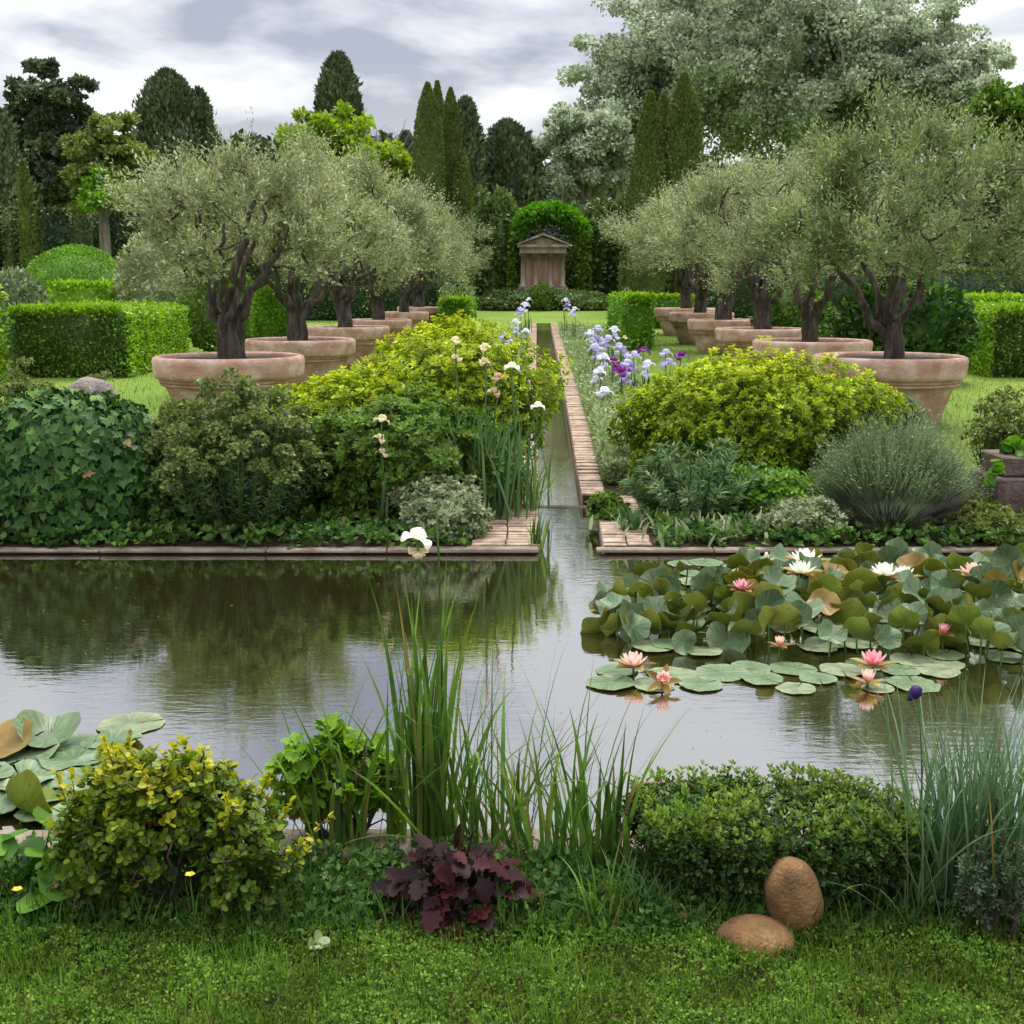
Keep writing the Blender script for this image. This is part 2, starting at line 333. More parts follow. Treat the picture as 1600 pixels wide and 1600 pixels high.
M['shrinedark'] = rough_mat('shrine_panel', [(.14, .085, .055), (.25, .155, .10), (.34, .235, .165)], 5, stretch=(1, 1, .3), bump=.3)
M['whitestone'] = rough_mat('white_stone', [(.45, .42, .36), (.6, .57, .5), (.7, .67, .6)], 8, bump=.3)
def add_veins(k):
    nt = M[k].node_tree; N, L = nt.nodes.new, nt.links.new; p = nt.nodes['Principled BSDF']
    tc = N('ShaderNodeTexCoord'); sp = N('ShaderNodeSeparateXYZ'); L(tc.outputs['Object'], sp.inputs[0])
    def mth(op, a, b=0.):
        n = N('ShaderNodeMath'); n.operation = op
        for i, v in enumerate((a, b)):
            if isinstance(v, (int, float)): n.inputs[i].default_value = v
            else: L(v, n.inputs[i])
        return n.outputs[0]
    vein = mth('POWER', mth('ABSOLUTE', mth('SINE', mth('MULTIPLY', mth('ARCTAN2', sp.outputs[1], sp.outputs[0]), 9.))), 10.)
    no = N('ShaderNodeTexNoise'); L(tc.outputs['Object'], no.inputs[0]); no.inputs['Scale'].default_value = 28; no.inputs['Detail'].default_value = 5
    b = N('ShaderNodeBump'); b.inputs['Strength'].default_value = .55; b.inputs['Distance'].default_value = .004
    L(mth('ADD', mth('MULTIPLY', vein, .35), no.outputs[0]), b.inputs['Height']); L(b.outputs[0], p.inputs['Normal'])
    old = p.inputs['Base Color'].links[0].from_socket; mx = N('ShaderNodeMixRGB'); L(mth('MULTIPLY', vein, .28), mx.inputs[0]); L(old, mx.inputs[1]); mx.inputs[2].default_value = (.30, .32, .14, 1)
    sr = N('ShaderNodeValToRGB'); n2 = N('ShaderNodeTexNoise'); L(tc.outputs['Object'], n2.inputs[0]); n2.inputs['Scale'].default_value = 45; L(n2.outputs[0], sr.inputs[0])
    sr.color_ramp.elements[0].position = .64; sr.color_ramp.elements[1].position = .72; m2 = N('ShaderNodeMixRGB'); L(sr.outputs[0], m2.inputs[0]); L(mx.outputs[0], m2.inputs[1]); m2.inputs[2].default_value = (.12, .07, .02, 1)
    L(m2.outputs[0], p.inputs['Base Color'])
for k_ in ('padtop', 'padpale', 'padunder'): add_veins(k_)
def water_mat(name='pond_water', base=(.022, .017, .006, 1), low=.48):
    m, nt, p, N, L = new_mat(name)
    p.inputs['Base Color'].default_value = base; p.inputs['Roughness'].default_value = .55
    p.inputs['Specular IOR Level'].default_value = 0
    gl = N('ShaderNodeBsdfGlossy'); gl.inputs['Roughness'].default_value = .015; gl.inputs[0].default_value = (.90, .91, .94, 1)
    fr = N('ShaderNodeFresnel'); fr.inputs[0].default_value = 2.3
    mr = N('ShaderNodeMapRange'); L(fr.outputs[0], mr.inputs[0]); mr.inputs[3].default_value = low; mr.inputs[4].default_value = 1
    mx = N('ShaderNodeMixShader'); L(mr.outputs[0], mx.inputs[0]); L(p.outputs[0], mx.inputs[1]); L(gl.outputs[0], mx.inputs[2])
    L(mx.outputs[0], nt.nodes['Material Output'].inputs[0])
    tc = N('ShaderNodeTexCoord'); mp = N('ShaderNodeMapping'); L(tc.outputs['Object'], mp.inputs[0]); mp.inputs['Scale'].default_value = (.8, 2.6, 1)
    n1 = N('ShaderNodeTexNoise'); L(mp.outputs[0], n1.inputs[0]); n1.inputs['Scale'].default_value = 11; n1.inputs['Detail'].default_value = 3
    n1.inputs['Distortion'].default_value = .4
    n2 = N('ShaderNodeTexNoise'); L(mp.outputs[0], n2.inputs[0]); n2.inputs['Scale'].default_value = .8; n2.inputs['Detail'].default_value = 1
    ml = N('ShaderNodeMath'); ml.operation = 'MULTIPLY'; L(n1.outputs[0], ml.inputs[0]); L(n2.outputs[0], ml.inputs[1])
    b = N('ShaderNodeBump'); b.inputs['Strength'].default_value = .20; b.inputs['Distance'].default_value = .006; L(ml.outputs[0], b.inputs['Height'])
    for q in (gl, fr): L(b.outputs[0], q.inputs['Normal'])
    return m
M['water'] = water_mat(); M['rill'] = water_mat('rill_water', (.085, .075, .032, 1), .12)
def ground_mat():
    m, nt, p, N, L = new_mat('garden_ground')
    tc = N('ShaderNodeTexCoord'); ge = N('ShaderNodeNewGeometry'); sp = N('ShaderNodeSeparateXYZ'); L(ge.outputs['Position'], sp.inputs[0])
    def noise(s, d=6):
        n = N('ShaderNodeTexNoise'); L(tc.outputs['Object'], n.inputs[0]); n.inputs['Scale'].default_value = s; n.inputs['Detail'].default_value = d; return n.outputs[0]
    def ramp(f, cs):
        r = N('ShaderNodeValToRGB'); L(f, r.inputs[0]); e = r.color_ramp.elements
        e[0].position = .3; e[0].color = (*cs[0], 1); e[1].position = .7; e[1].color = (*cs[2], 1); e.new(.5).color = (*cs[1], 1); return r.outputs[0]
    big, fine = noise(.6, 4), noise(30, 4)
    mixn = N('ShaderNodeMath'); mixn.operation = 'MULTIPLY_ADD'; L(fine, mixn.inputs[0]); mixn.inputs[1].default_value = .6
    ad = N('ShaderNodeMath'); ad.operation = 'MULTIPLY'; L(big, ad.inputs[0]); ad.inputs[1].default_value = .4; L(ad.outputs[0], mixn.inputs[2])
    lawn = ramp(mixn.outputs[0], [(.09, .155, .022), (.145, .22, .034), (.21, .285, .05)])
    soil = ramp(fine, [(.018, .014, .008), (.035, .026, .014), (.06, .045, .026)])
    wob = N('ShaderNodeMath'); wob.operation = 'MULTIPLY_ADD'; L(noise(2, 2), wob.inputs[0]); wob.inputs[1].default_value = 1.6; L(sp.outputs[1], wob.inputs[2])
    lm = N('ShaderNodeMapRange'); L(wob.outputs[0], lm.inputs[0]); lm.inputs[1].default_value = 10.4; lm.inputs[2].default_value = 11.0
    mx = N('ShaderNodeMixRGB'); L(lm.outputs[0], mx.inputs[0]); L(soil, mx.inputs[1]); L(lawn, mx.inputs[2])
    L(mx.outputs[0], p.inputs['Base Color']); p.inputs['Roughness'].default_value = .9; p.inputs['Specular IOR Level'].default_value = .1
    b = N('ShaderNodeBump'); b.inputs['Strength'].default_value = .7; b.inputs['Distance'].default_value = .03; L(fine, b.inputs['Height']); L(b.outputs[0], p.inputs['Normal'])
    return m
M['ground'] = ground_mat()

# ------------------------------------------------------------------ ground, pond, rill
NEAR_EDGE, FAR_EDGE, STEP, RILL_END = 3.30, 7.46, 9.0, 36.0
_pr = [hit(x, y) for x, y in ((911, 775), (905, 740), (892, 660), (877, 580), (861, 505))]
_pl = [hit(x, y) for x, y in ((840, 775), (839, 740), (838, 660), (837, 580), (838, 505))]
STEP = float(_pr[0][1]); RILL_END = float(_pr[-1][1])
def rill_r(y):
    if y < STEP: return float(np.interp(y, [FAR_EDGE, STEP], [xat(945, 858, FAR_EDGE), xat(931, 785, STEP)]))
    return float(np.interp(y, [p[1] for p in _pr], [p[0] for p in _pr]))
def rill_l(y):
    if y < STEP: return float(np.interp(y, [FAR_EDGE, STEP], [xat(842, 858, FAR_EDGE), xat(838, 785, STEP)]))
    return float(np.interp(y, [p[1] for p in _pl], [p[0] for p in _pl]))
def build_ground():
    ys = [-30, -5, 0, 1.5, 2.2, 2.8, NEAR_EDGE, NEAR_EDGE + .01, 5, FAR_EDGE - .01, FAR_EDGE, 8.2, STEP - .01, STEP, 10, 11, 12, 14, 16, 18, 21, 24, 27, 30, 33,
          RILL_END, RILL_END + .01, 38, 42, 46, 55, 70, 150, 500, 3000]
    offs = [0, .2, .5, 1, 2, 4, 8, 16, 40, 120, 600, 3000]
    rows = []
    for y in ys:
        xl, xr = rill_l(min(max(y, FAR_EDGE), RILL_END)), rill_r(min(max(y, FAR_EDGE), RILL_END))
        pond = NEAR_EDGE + .005 < y < FAR_EDGE - .005
        z = -.7 if pond else gz(y)
        zc = z if pond else (z - .35 if FAR_EDGE <= y <= RILL_END else z)
        rows.append([(xl - o, y, z) for o in offs[::-1]] + [(xl + .002, y, zc), (xr - .002, y, zc)] + [(xr + o, y, z) for o in offs])
    V = np.array(rows, float); n, m = V.shape[:2]
    i = np.arange(n - 1)[:, None] * m; j = np.arange(m - 1)[None]
    g = G(); g.add(V.reshape(-1, 3), np.stack([i + j, i + j + 1, i + m + j + 1, i + m + j], -1).reshape(-1, 4))
    tag(g.build('ground', M['ground'], smooth=False), kind='structure')
    g = G()                                                     # pond and lower rill: one water surface
    g.add([(-40, NEAR_EDGE + .02, WATER), (40, NEAR_EDGE + .02, WATER), (40, FAR_EDGE - .02, WATER), (-40, FAR_EDGE - .02, WATER)], [(0, 1, 2, 3)])
    y0, y1 = FAR_EDGE - .02, STEP - .01
    g.add([(rill_l(y0) - .0, y0, WATER), (rill_r(y0), y0, WATER), (rill_r(y1), y1, WATER), (rill_l(y1), y1, WATER)], [(0, 1, 2, 3)])
    tag(g.build('pond_water', M['water'], smooth=False), kind='structure')
    g = G(); yy = np.linspace(STEP, RILL_END, 30)
    za, zb = gz(STEP) - .072, gz(RILL_END) - .10; lev = lambda y: za + (zb - za) * (y - STEP) / (RILL_END - STEP)
    V = [p for y in yy for p in ((rill_l(y) + .003, y, lev(y)), (rill_r(y) - .003, y, lev(y)))]
    g.add(V, [(2 * k, 2 * k + 1, 2 * k + 3, 2 * k + 2) for k in range(29)])
    tag(g.build('rill_water', M['rill'], smooth=False), kind='structure')
build_ground()
def kerb_run(name, x0, x1, y0, y1, ztop, zbot, step, mat):
    g = G(); x = x0
    while x < x1:
        w = step * uni(.8, 1.2); e = min(x + w, x1); t = uni(0, 1); dz = uni(-.004, .004)
        g.box((x + .003, y0 + uni(-.004, .004), zbot), (e - .003, y1, ztop + dz), t); x = e
    o = tag(g.build(name, mat, smooth=False), kind='structure')
    b = o.modifiers.new('edge', 'BEVEL'); b.width = .008; b.segments = 2
    return o
xl, xr = rill_l(FAR_EDGE), rill_r(FAR_EDGE)
kerb_run('pond_kerb_far', -9, xl, 7.36, 7.45, .0, -.022, .9, M['stone'])
kerb_run('pond_kerb_far', xr - .06, 9, 7.36, 7.45, .0, -.022, .9, M['stone'])
kerb_run('pond_wall_far', -9, xl - .02, 7.38, 7.458, -.024, -.5, 1.4, M['wetstone'])
kerb_run('pond_wall_far', xr + .02, 9, 7.38, 7.458, -.024, -.5, 1.4, M['wetstone'])
kerb_run('pond_kerb_near', -4, 4, 3.25, 3.42, .0, -.10, .8, M['stone'])
kerb_run('pond_wall_near', -4, 4, 3.26, 3.40, -.102, -.5, .8, M['darkstone'])
def brick_edges():
    for side in (-1, 1):
        g = G(); y = STEP + .02
        while y < RILL_END:
            w = .075 * uni(.9, 1.15) * (1 + max(0, y - 14) * .05); x = rill_l(y) if side < 0 else rill_r(y); wd = .17 + .02 * uni(-.3, .3)
            z = gz(y) + .012 + uni(-.006, .006); a, b = (x - wd, x + .012) if side < 0 else (x - .012, x + wd)
            g.box((a, y + .004, z - .10), (b, y + w - .004, z), uni(0, 1)); y += w
        y = 7.47
        while y < STEP - .02:
            w = .075 * uni(.9, 1.15); x = rill_l(y) if side < 0 else rill_r(y); wd = (.42 if side < 0 else .30) + .02 * uni(-.5, .5)
            a, b = (x - wd, x + .01) if side < 0 else (x - .01, x + wd)
            for k in range(2):
                c0 = a + (b - a) * k / 2; c1 = a + (b - a) * (k + 1) / 2
                g.box((c0 + .003, y + .004, gz(y) - .15), (c1 - .003, y + w - .004, gz(y) + .006 + uni(-.004, .004)), uni(0, 1))
            y += w
        o = tag(g.build('brick_rill_kerb', M['brick'], smooth=False), kind='structure')
        b = o.modifiers.new('edge', 'BEVEL'); b.width = .005; b.segments = 1
    g = G(); g.box((rill_l(STEP) - .02, STEP - .02, -.4), (rill_r(STEP) + .02, STEP + .06, gz(STEP) - .075), .4)
    tag(g.build('weir_step', M['stone'], smooth=False), kind='structure')
brick_edges()

# ------------------------------------------------------------------ terracotta pots and the olive trees in them
def make_pot():
    t = thing('terracotta_pot', 'x', 'pot', group='terracotta pots in two rows')
    g = G(); lathe(g, [(.0, .01), (.47, .0), (.50, .03), (.56, .22), (.615, .40), (.64, .47), (.64, .55)], wob=.004); g.build('body', M['terracotta'], t)
    g = G(); lathe(g, [(.64, .46), (.672, .463), (.69, .478), (.69, .49), (.668, .498), (.672, .503), (.696, .51), (.70, .525), (.69, .54), (.66, .545)], T=.6); g.build('moulding', M['terracotta'], t)
    g = G(); lathe(g, [(.65, .537), (.70, .538), (.732, .552), (.742, .585), (.745, .64), (.750, .70), (.752, .735), (.742, .765), (.715, .781), (.685, .778), (.668, .76), (.66, .73), (.66, .69)], T=.75, wob=.006); g.build('rim', M['terracotta'], t)
    g = G(); lathe(g, [(.0, .755), (.3, .75), (.5, .742), (.668, .735)], T=.4); g.build('soil', M['soil'], t)
    return t
POT = make_pot()
def make_olive(seed, rx, rz, zc, nclu, lead, shift=0., key='olive', lump=.26):
    global rng; rng = np.random.default_rng(seed)
    t = thing('olive_tree', 'x', 'tree', group='olive trees in terracotta pots')
    w = G(); C = np.array([shift, 0, zc]); lu = Lump(lump, 2.2)
    limbs = []
    nl = 6; az0 = uni(0, 6.28)
    top = np.array([uni(-.06, .06), uni(-.06, .06), .34])
    tr = np.array([[0, 0, -.06], [uni(-.03, .03), uni(-.02, .02), .1], top]); tube(w, np.concatenate([tr, top[None] + [[0, 0, .12]]]), .118, .085, 10)
    tube(w, curve((.05, .03, -.05), (.12, .05, .1), (.06, .02, .4), 6, .01), .068, .042, 8); tube(w, curve((-.07, -.02, -.05), (-.12, -.06, .12), (-.08, -.03, .38), 6, .01), .064, .04, 8)
    for k in range(nl):
        a = az0 + k * 6.283 / nl + uni(-.35, .35); el = uni(.35, 1.0); r = uni(.62, .85)
        e = C + np.array([math.cos(a) * math.cos(el) * rx, math.sin(a) * math.cos(el) * rx, math.sin(el) * rz - .25 * rz]) * r
        s = top + np.array([math.cos(a) * .05, math.sin(a) * .05, uni(-.15, .08)])
        c = curve(s, s * .55 + e * .45 + np.array([0, 0, uni(-.15, .15)]), e, 12, .03); tube(w, c, uni(.04, .065), .014, 7); limbs.append(c)
    c = curve(top, (top + C) / 2 + [uni(-.12, .12), uni(-.1, .1), 0], C + [uni(-.2, .2), uni(-.2, .2), rz * .7], 14, .03); tube(w, c, lead, .015, 8); limbs.append(c)
    P = np.concatenate(limbs)
    d = sphere_dirs(nclu, -.62, 1.); rr = (uni(.4, 1.05, nclu) ** .6)
    cl = C + d * np.array([rx, rx, rz]) * (rr * lu(d))[:, None]
    rad_ = np.hypot(cl[:, 0], cl[:, 1]) / rx
    cl = cl[(cl[:, 2] > .62 - .34 * np.clip(rad_, 0, 1) + .2 * rnd(len(cl))) & (np.hypot(cl[:, 0], cl[:, 1]) + cl[:, 2] * .9 > 1.15)]
    P = P[np.linalg.norm(P - top, axis=1) > .25]
    for q in cl[np.argsort(np.linalg.norm(cl - top, axis=1))]:
        i = int(np.argmin(np.linalg.norm(P - q, axis=1) + .5 * np.maximum(0, P[:, 2] - q[2]) + .4 * np.maximum(0, np.linalg.norm(P - top, axis=1) - np.linalg.norm(q - top))))
        s = P[i]; mid = (s + q) / 2 + np.array([0, 0, uni(-.05, .1)]); c = curve(s, mid, q, 6, .015)
        tube(w, c, .016, .005, 5); P = np.concatenate([P, c[2:]])
    g = G(); nt, nlf = 27, 13
    o = nrm(cl - (C - [0, 0, .55 * rz])); n = len(cl) * nt
    td = nrm(np.repeat(o, nt, 0) + .62 * gauss(n, 3) + np.array([0, 0, .6])); tl = uni(.14, .40, n) * np.where(rnd(n) < .12, 1.6, 1)
    tb = np.repeat(cl, nt, 0) + gauss(n, 3) * .055
    for k in range(0, n, 7): tube(w, np.array([tb[k], tb[k] + td[k] * tl[k] * .8]), .003, .0014, 3)
    f = (np.arange(nlf) + .5) / nlf; m = n * nlf
    lp = (tb[:, None] + td[:, None] * (tl[:, None] * f[None])[..., None]).reshape(-1, 3) + gauss(m, 3) * .012
    TD = np.repeat(td, nlf, 0); sd = nrm(np.cross(TD, gauss(m, 3))); ld = TD * .75 + sd * .7
    cl_t = np.repeat(np.repeat(uni(-.14, .14, len(cl)), nt), nlf)
    leaves(g, lp, ld, uni(.036, .068, m), .36, 'dia', T=np.clip(.45 + .22 * gauss(m) + cl_t, 0, 1))
    w.build('trunk', M['bark'], t); g.build('crown', M[key], t)
    return t
OLIVES = [make_olive(21, .98, .72, 1.24, 84, .075, .22), make_olive(33, 1.40, .95, 1.36, 135, .085, 0., 'olivegreen', .16), make_olive(47, 1.15, .80, 1.24, 88, .06), make_olive(58, 1.05, .84, 1.30, 80, .05, -.15)]
#      rim centre px, rim y px, rim width px, distance, olive kind, olive scale, turn, pot label, tree label
POTS = [
 (358, 562, 232, 12.0, 0, 1.0, .0, 'nearest terracotta pot of the left row, behind the euphorbia', 'grey-green olive in the nearest left pot, its dark trunk leaning over the pond bed'),
 (469, 533, 172, 15.8, 2, 1.10, 2.1, 'second terracotta pot of the left row counting from the pond', 'olive tree in the second left pot from the pond'),
 (543, 512, 131, 19.5, 3, 1.15, 4.0, 'third terracotta pot of the left row counting from the pond', 'olive tree in the third left pot from the pond'),
 (595, 500, 97, 24.0, 0, 1.1, 5.2, 'fourth terracotta pot of the left row counting from the pond', 'olive tree in the fourth left pot from the pond'),
 (630, 488, 80, 28.0, 2, 1.1, 1.0, 'fifth left terracotta pot, second smallest of the row', 'olive tree in the fifth left pot from the pond'),
 (654, 480, 66, 32.0, 3, 1.1, 3.0, 'farthest and smallest terracotta pot of the left row, beside the low hedge', 'farthest olive of the left row, beside the clipped columns'),
 (1389, 562, 236, 12.0, 1, 1.0, .9, 'nearest terracotta pot of the right row, whole rim clear above the golden shrub', 'large spreading olive in the nearest right pot with forked dark limbs'),
 (1269, 535, 182, 15.5, 2, .95, 3.3, 'second terracotta pot of the right row counting from the pond', 'olive tree in the second right pot from the pond'),
 (1189, 515, 142, 19.0, 3, 1.15, 5.0, 'third terracotta pot of the right row counting from the pond', 'olive tree in the third right pot from the pond'),
 (1129, 500, 108, 23.0, 0, 1.25, 2.0, 'fourth terracotta pot of the right row counting from the pond', 'olive tree in the fourth right pot from the pond'),
 (1096, 489, 100, 26.0, 2, 1.2, .2, 'fifth right terracotta pot, just in front of the farthest one', 'olive tree in the fifth right pot from the pond'),
 (1071, 482, 97, 29.5, 0, 1.3, 4.4, 'farthest terracotta pot of the right row, beside the low hedge', 'farthest olive of the right row, behind the low clipped hedge'),
]
def place_pots():
    for i, (px, py, w, d, kind, s, rz, lp, lt) in enumerate(POTS):
        c = at(px, py, d); r = w / FPX * d / 1.5; r = w / FPX * (d + .75 * r) / 1.505; cxp = c[0] * (d + .75 * r) / d; g0 = gz(d) - .012
        sz = (c[2] - g0) / .78
        if i == 0: p = POT; p.location = (cxp, d + .75 * r, g0); p.scale = (r, r, sz); p['label'] = lp; p.rotation_euler = (0, 0, rz)
        else: dup(POT, (cxp, d + .75 * r, g0), rz, (r, r, sz), lp)
        loc = (cxp + uni(-.05, .05), d + .75 * r, g0 + .735 * sz)
        o = OLIVES[kind]
        if 'used' not in o: o['used'] = 1; o.location = loc; o.rotation_euler = (0, 0, rz); o.scale = (s, s, s); o['label'] = lt
        else: dup(o, loc, rz, (s, s, s), lt)
    for o in list(bpy.data.objects):
        if 'used' in o: del o['used']
place_pots()

# ------------------------------------------------------------------ clipped hedges and topiary
def box_leaves(g, lo, hi, n, size, T=None, faces='xXyYZ', rough=.03, tpl='dia', ratio=.6):
    lo, hi = np.array(lo, float), np.array(hi, float); s = hi - lo
    ar = {'x': s[1] * s[2], 'X': s[1] * s[2], 'y': s[0] * s[2], 'Y': s[0] * s[2], 'Z': s[0] * s[1]}
    tot = sum(ar[f] for f in faces)
    for f in faces:
        k = max(1, int(n * ar[f] / tot)); P = lo + rnd(k, 3) * s; ax = 'xyz'.index(f.lower()); nn = np.zeros(3)
        P[:, ax] = hi[ax] if f.isupper() else lo[ax]; nn[ax] = 1 if f.isupper() else -1
        P += gauss(k, 3) * rough * np.where(rnd(k, 1) < .05, 2.6, 1)
        D = nn * .55 + gauss(k, 3) * .6 + np.array([0, 0, .35])
        leaves(g, P, D, size * uni(.7, 1.3, k), ratio, tpl, N=np.broadcast_to(nn + [0, 0, .5], (k, 3)), spread=.6, T=T(k) if callable(T) else T)
def hedge(name, label, boxes, n, size, mats, group=None):
    """boxes: (lo, hi, material key for the sides, for the top)"""
    lo0 = np.array(boxes[0][0], float); root = thing(name, label, 'hedge', (lo0[0], lo0[1], lo0[2]), group=group)
    off = lo0
    g = G(); gt = G()
    for lo, hi in boxes:
        lo, hi = np.array(lo) - off, np.array(hi) - off
        g.box(lo + .05, hi - .05, .3)
        box_leaves(g, lo, hi, n, size, faces='xXyY'); box_leaves(gt, lo, hi, n // 2, size, faces='Z')
        e = rnd(n // 8, 1); a = np.array([lo[0], lo[1], hi[2]]); b = np.array([hi[0], lo[1], hi[2]])
        leaves(gt, a + (b - a) * e + gauss(len(e), 3) * .03, gauss(len(e), 3) * .5 + [0, -.3, .9], size * uni(.8, 1.4, len(e)), .6)
    g.build('sides', mats[0], root); gt.build('clipped_top', mats[1], root)
    return root
def px_box(x0, x1, ytop, ybot, d0, d1):
    lo = np.array([xat(x0, ybot, d0), d0, gz(d0) - .03]); hi = np.array([xat(x1, ybot, d0), d1, zat(ytop, d0)]); return lo, hi
B1 = px_box(24, 194, 486, 590, 18.2, 21.6)
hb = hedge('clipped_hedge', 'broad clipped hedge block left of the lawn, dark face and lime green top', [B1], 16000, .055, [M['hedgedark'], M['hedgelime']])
B2 = px_box(1556, 1700, 486, 592, 18.2, 20.4)
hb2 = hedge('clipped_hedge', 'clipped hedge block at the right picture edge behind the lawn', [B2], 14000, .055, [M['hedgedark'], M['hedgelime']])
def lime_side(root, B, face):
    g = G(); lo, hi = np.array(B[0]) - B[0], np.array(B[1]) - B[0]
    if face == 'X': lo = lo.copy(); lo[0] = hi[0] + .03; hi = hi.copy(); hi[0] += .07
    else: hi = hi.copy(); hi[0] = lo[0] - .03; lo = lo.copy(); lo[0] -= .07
    box_leaves(g, lo, hi, 7000, .055, faces=face, rough=.02); g.build('new_growth_side', M['hedgelime'], root)  # lime new growth covering the side towards the garden centre
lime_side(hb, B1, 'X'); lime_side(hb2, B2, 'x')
hedge('clipped_hedge', 'lime green clipped hedge cut off by the left picture edge', [px_box(-120, -28, 452, 560, 17.0, 17.8)], 3500, .075, [M['hedgelime'], M['hedgelime']])
hedge('clipped_hedge', 'low strip of hedge behind the right hedge block', [px_box(1505, 1700, 468, 500, 24, 25.5)], 4000, .085, [M['hedgelime'], M['hedgelime']])
hedge('clipped_hedge', 'small low clipped hedge beside the farthest left pots', [px_box(690, 732, 472, 518, 30, 33.5)], 4500, .08, [M['topiary'], M['hedgelime']])
hedge('clipped_hedge', 'small low clipped hedge beside the farthest right pots', [px_box(978, 1018, 467, 541, 24.5, 28.5), px_box(1000, 1085, 466, 505, 33.0, 34.5)], 4500, .08, [M['topiary'], M['hedgelime']])
hedge('clipped_hedge', 'low golden hedge stepped behind the left hedge block', [px_box(80, 178, 447, 486, 24, 26), px_box(140, 215, 440, 480, 26.5, 28)], 3500, .08, [M['hedgelime'], M['hedgelime']])
hedge('clipped_hedge', 'dark far hedge seen between the trunks of the right olives', [px_box(1085, 1800, 425, 500, 36, 37.5)], 14000, .10, [M['hedgefar'], M['buttress']])
hedge('clipped_hedge', 'dark far hedge seen between the trunks of the left olives', [px_box(400, 700, 418, 500, 37, 38.5)], 9000, .10, [M['hedgefar'], M['buttress']])
def tall_hedge():
    d = 36.; root = thing('tall_hedge', 'tall dark clipped hedge wall with paler buttresses behind the left garden', 'hedge', (xat(0, 400, d), d, gz(d)))
    off = np.array(root.location); g = G(); gt = G(); gb = G()
    lo = np.array([xat(-60, 400, d), d, gz(d)]) - off; hi = np.array([xat(330, 400, d), d + 1.6, zat(331, d)]) - off
    g.box(lo + .05, hi - .05, .3); box_leaves(g, lo, hi, 11000, .12, faces='y'); box_leaves(gt, lo, hi, 3000, .12, faces='Z', rough=.04)
    e = rnd(1200, 1); a = np.array([lo[0], lo[1], hi[2]]); b = np.array([hi[0], lo[1], hi[2]])
    leaves(gt, a + (b - a) * e + gauss(1200, 3) * .04, gauss(1200, 3) * .4 + [0, -.4, .6], .12, .6)
    for x0, x1, yt in ((18, 30, 336), (124, 156, 338), (-20, -5, 338), (232, 262, 340)):
        l2 = np.array([xat(x0, 400, d) - off[0], lo[1] - .45, lo[2]]); h2 = np.array([xat(x1, 400, d) - off[0], lo[1] - .02, zat(yt, d) - off[2]])
        gb.box(l2 + .04, h2 - .04, .3); box_leaves(gb, l2, h2, 1500, .11, faces='xXyZ')
    g.build('hedge_face', M['hedgefar'], root); gt.build('clipped_top', M['buttress'], root); gb.build('buttress', M['buttress'], root)
tall_hedge()
def dome(name, label, cat, px, pybot, ptop, wpx, d, key, n, size, amp=.05, freq=2., ratio=.55, tpl='dia', zmin=-.2, shell=(.93, 1.03), ry=None, group=None, flat=1., up=.4, stems=True, fold_in=None):
    """a leafy dome standing on the ground at distance d"""
    c0 = at(px, pybot, d); g0 = gz(d); ztop = zat(ptop, d); rx = wpx / 2 / FPX * d * 1.02; h = ztop - g0
    root = thing(name, label, cat, (c0[0], d, g0), group=group)
    cz = h * .42; r = np.array([rx, ry if ry else rx * .85, (h - cz) * flat]); lu = Lump(amp, freq)
    g = G(); blob(g, (0, 0, cz), r, lu, .86, zmin=-.55)
    zs = sphere_dirs(n, max(-.85, -cz / r[2] * .95), 1); s = uni(shell[0], shell[1], n) * lu(zs)
    P = np.array([0, 0, cz]) + zs * r * s[:, None]; k = P[:, 2] > .0; P, zs = P[k], zs[k]
    nn = nrm(zs / r); leaves(g, P, nn * .6 + gauss(len(P), 3) * .6 + [0, 0, up], size * uni(.7, 1.3, len(P)), ratio, tpl, N=nn + [0, 0, .4])
    g.build('foliage', M[key], root)
    if stems:
        w = G()
        for k in range(7):
            a = uni(0, 6.28); e = np.array([math.cos(a) * r[0] * .6, math.sin(a) * r[1] * .6, cz * uni(.6, 1.1)])
            tube(w, curve((math.cos(a) * .04, math.sin(a) * .04, -.03), e * [.4, .4, .7], e, 6, .01), .02, .008, 5)
        w.build('stems', M['darkbark'], root)
    return root
dome('topiary_dome', 'smooth bright green clipped dome behind the left hedge block', 'topiary', 122, 460, 390, 168, 26, 'topiary', 18000, .055, amp=.03)
dome('grey_bush', 'grey-green rounded bush at the left edge above the hedge', 'bush', 25, 500, 424, 110, 19.8, 'lavender', 4500, .08, amp=.06, stems=False)
dome('shrub', 'wide green shrub behind the nearest left olive trunk', 'shrub', 345, 530, 415, 110, 23, 'green', 6000, .08, amp=.14)
dome('shrub', 'dark glossy shrub behind the nearest right pot rim', 'shrub', 1410, 565, 450, 180, 17.5, 'ivy', 4500, .11, amp=.12, tpl='leaf')
dome('shrub', 'dark green shrub showing under the second right olive', 'shrub', 1240, 540, 452, 120, 22, 'hedgedark', 3000, .11, amp=.12)
dome('shrub', 'rounded olive-toned shrub left of the near olive crown', 'shrub', 232, 470, 380, 110, 24, 'olive', 3000, .10, amp=.16, stems=True)
dome('topiary_cone', 'bright green topiary cone between the first two left pots', 'topiary', 424, 550, 444, 56, 20.5, 'topiary', 9000, .05, amp=.03, flat=1.05)
dome('low_shrub', 'small round clipped ball at the foot of the wooden shrine', 'topiary', 847, 470, 443, 38, 42.2, 'green', 1200, .1, amp=.04, stems=False)

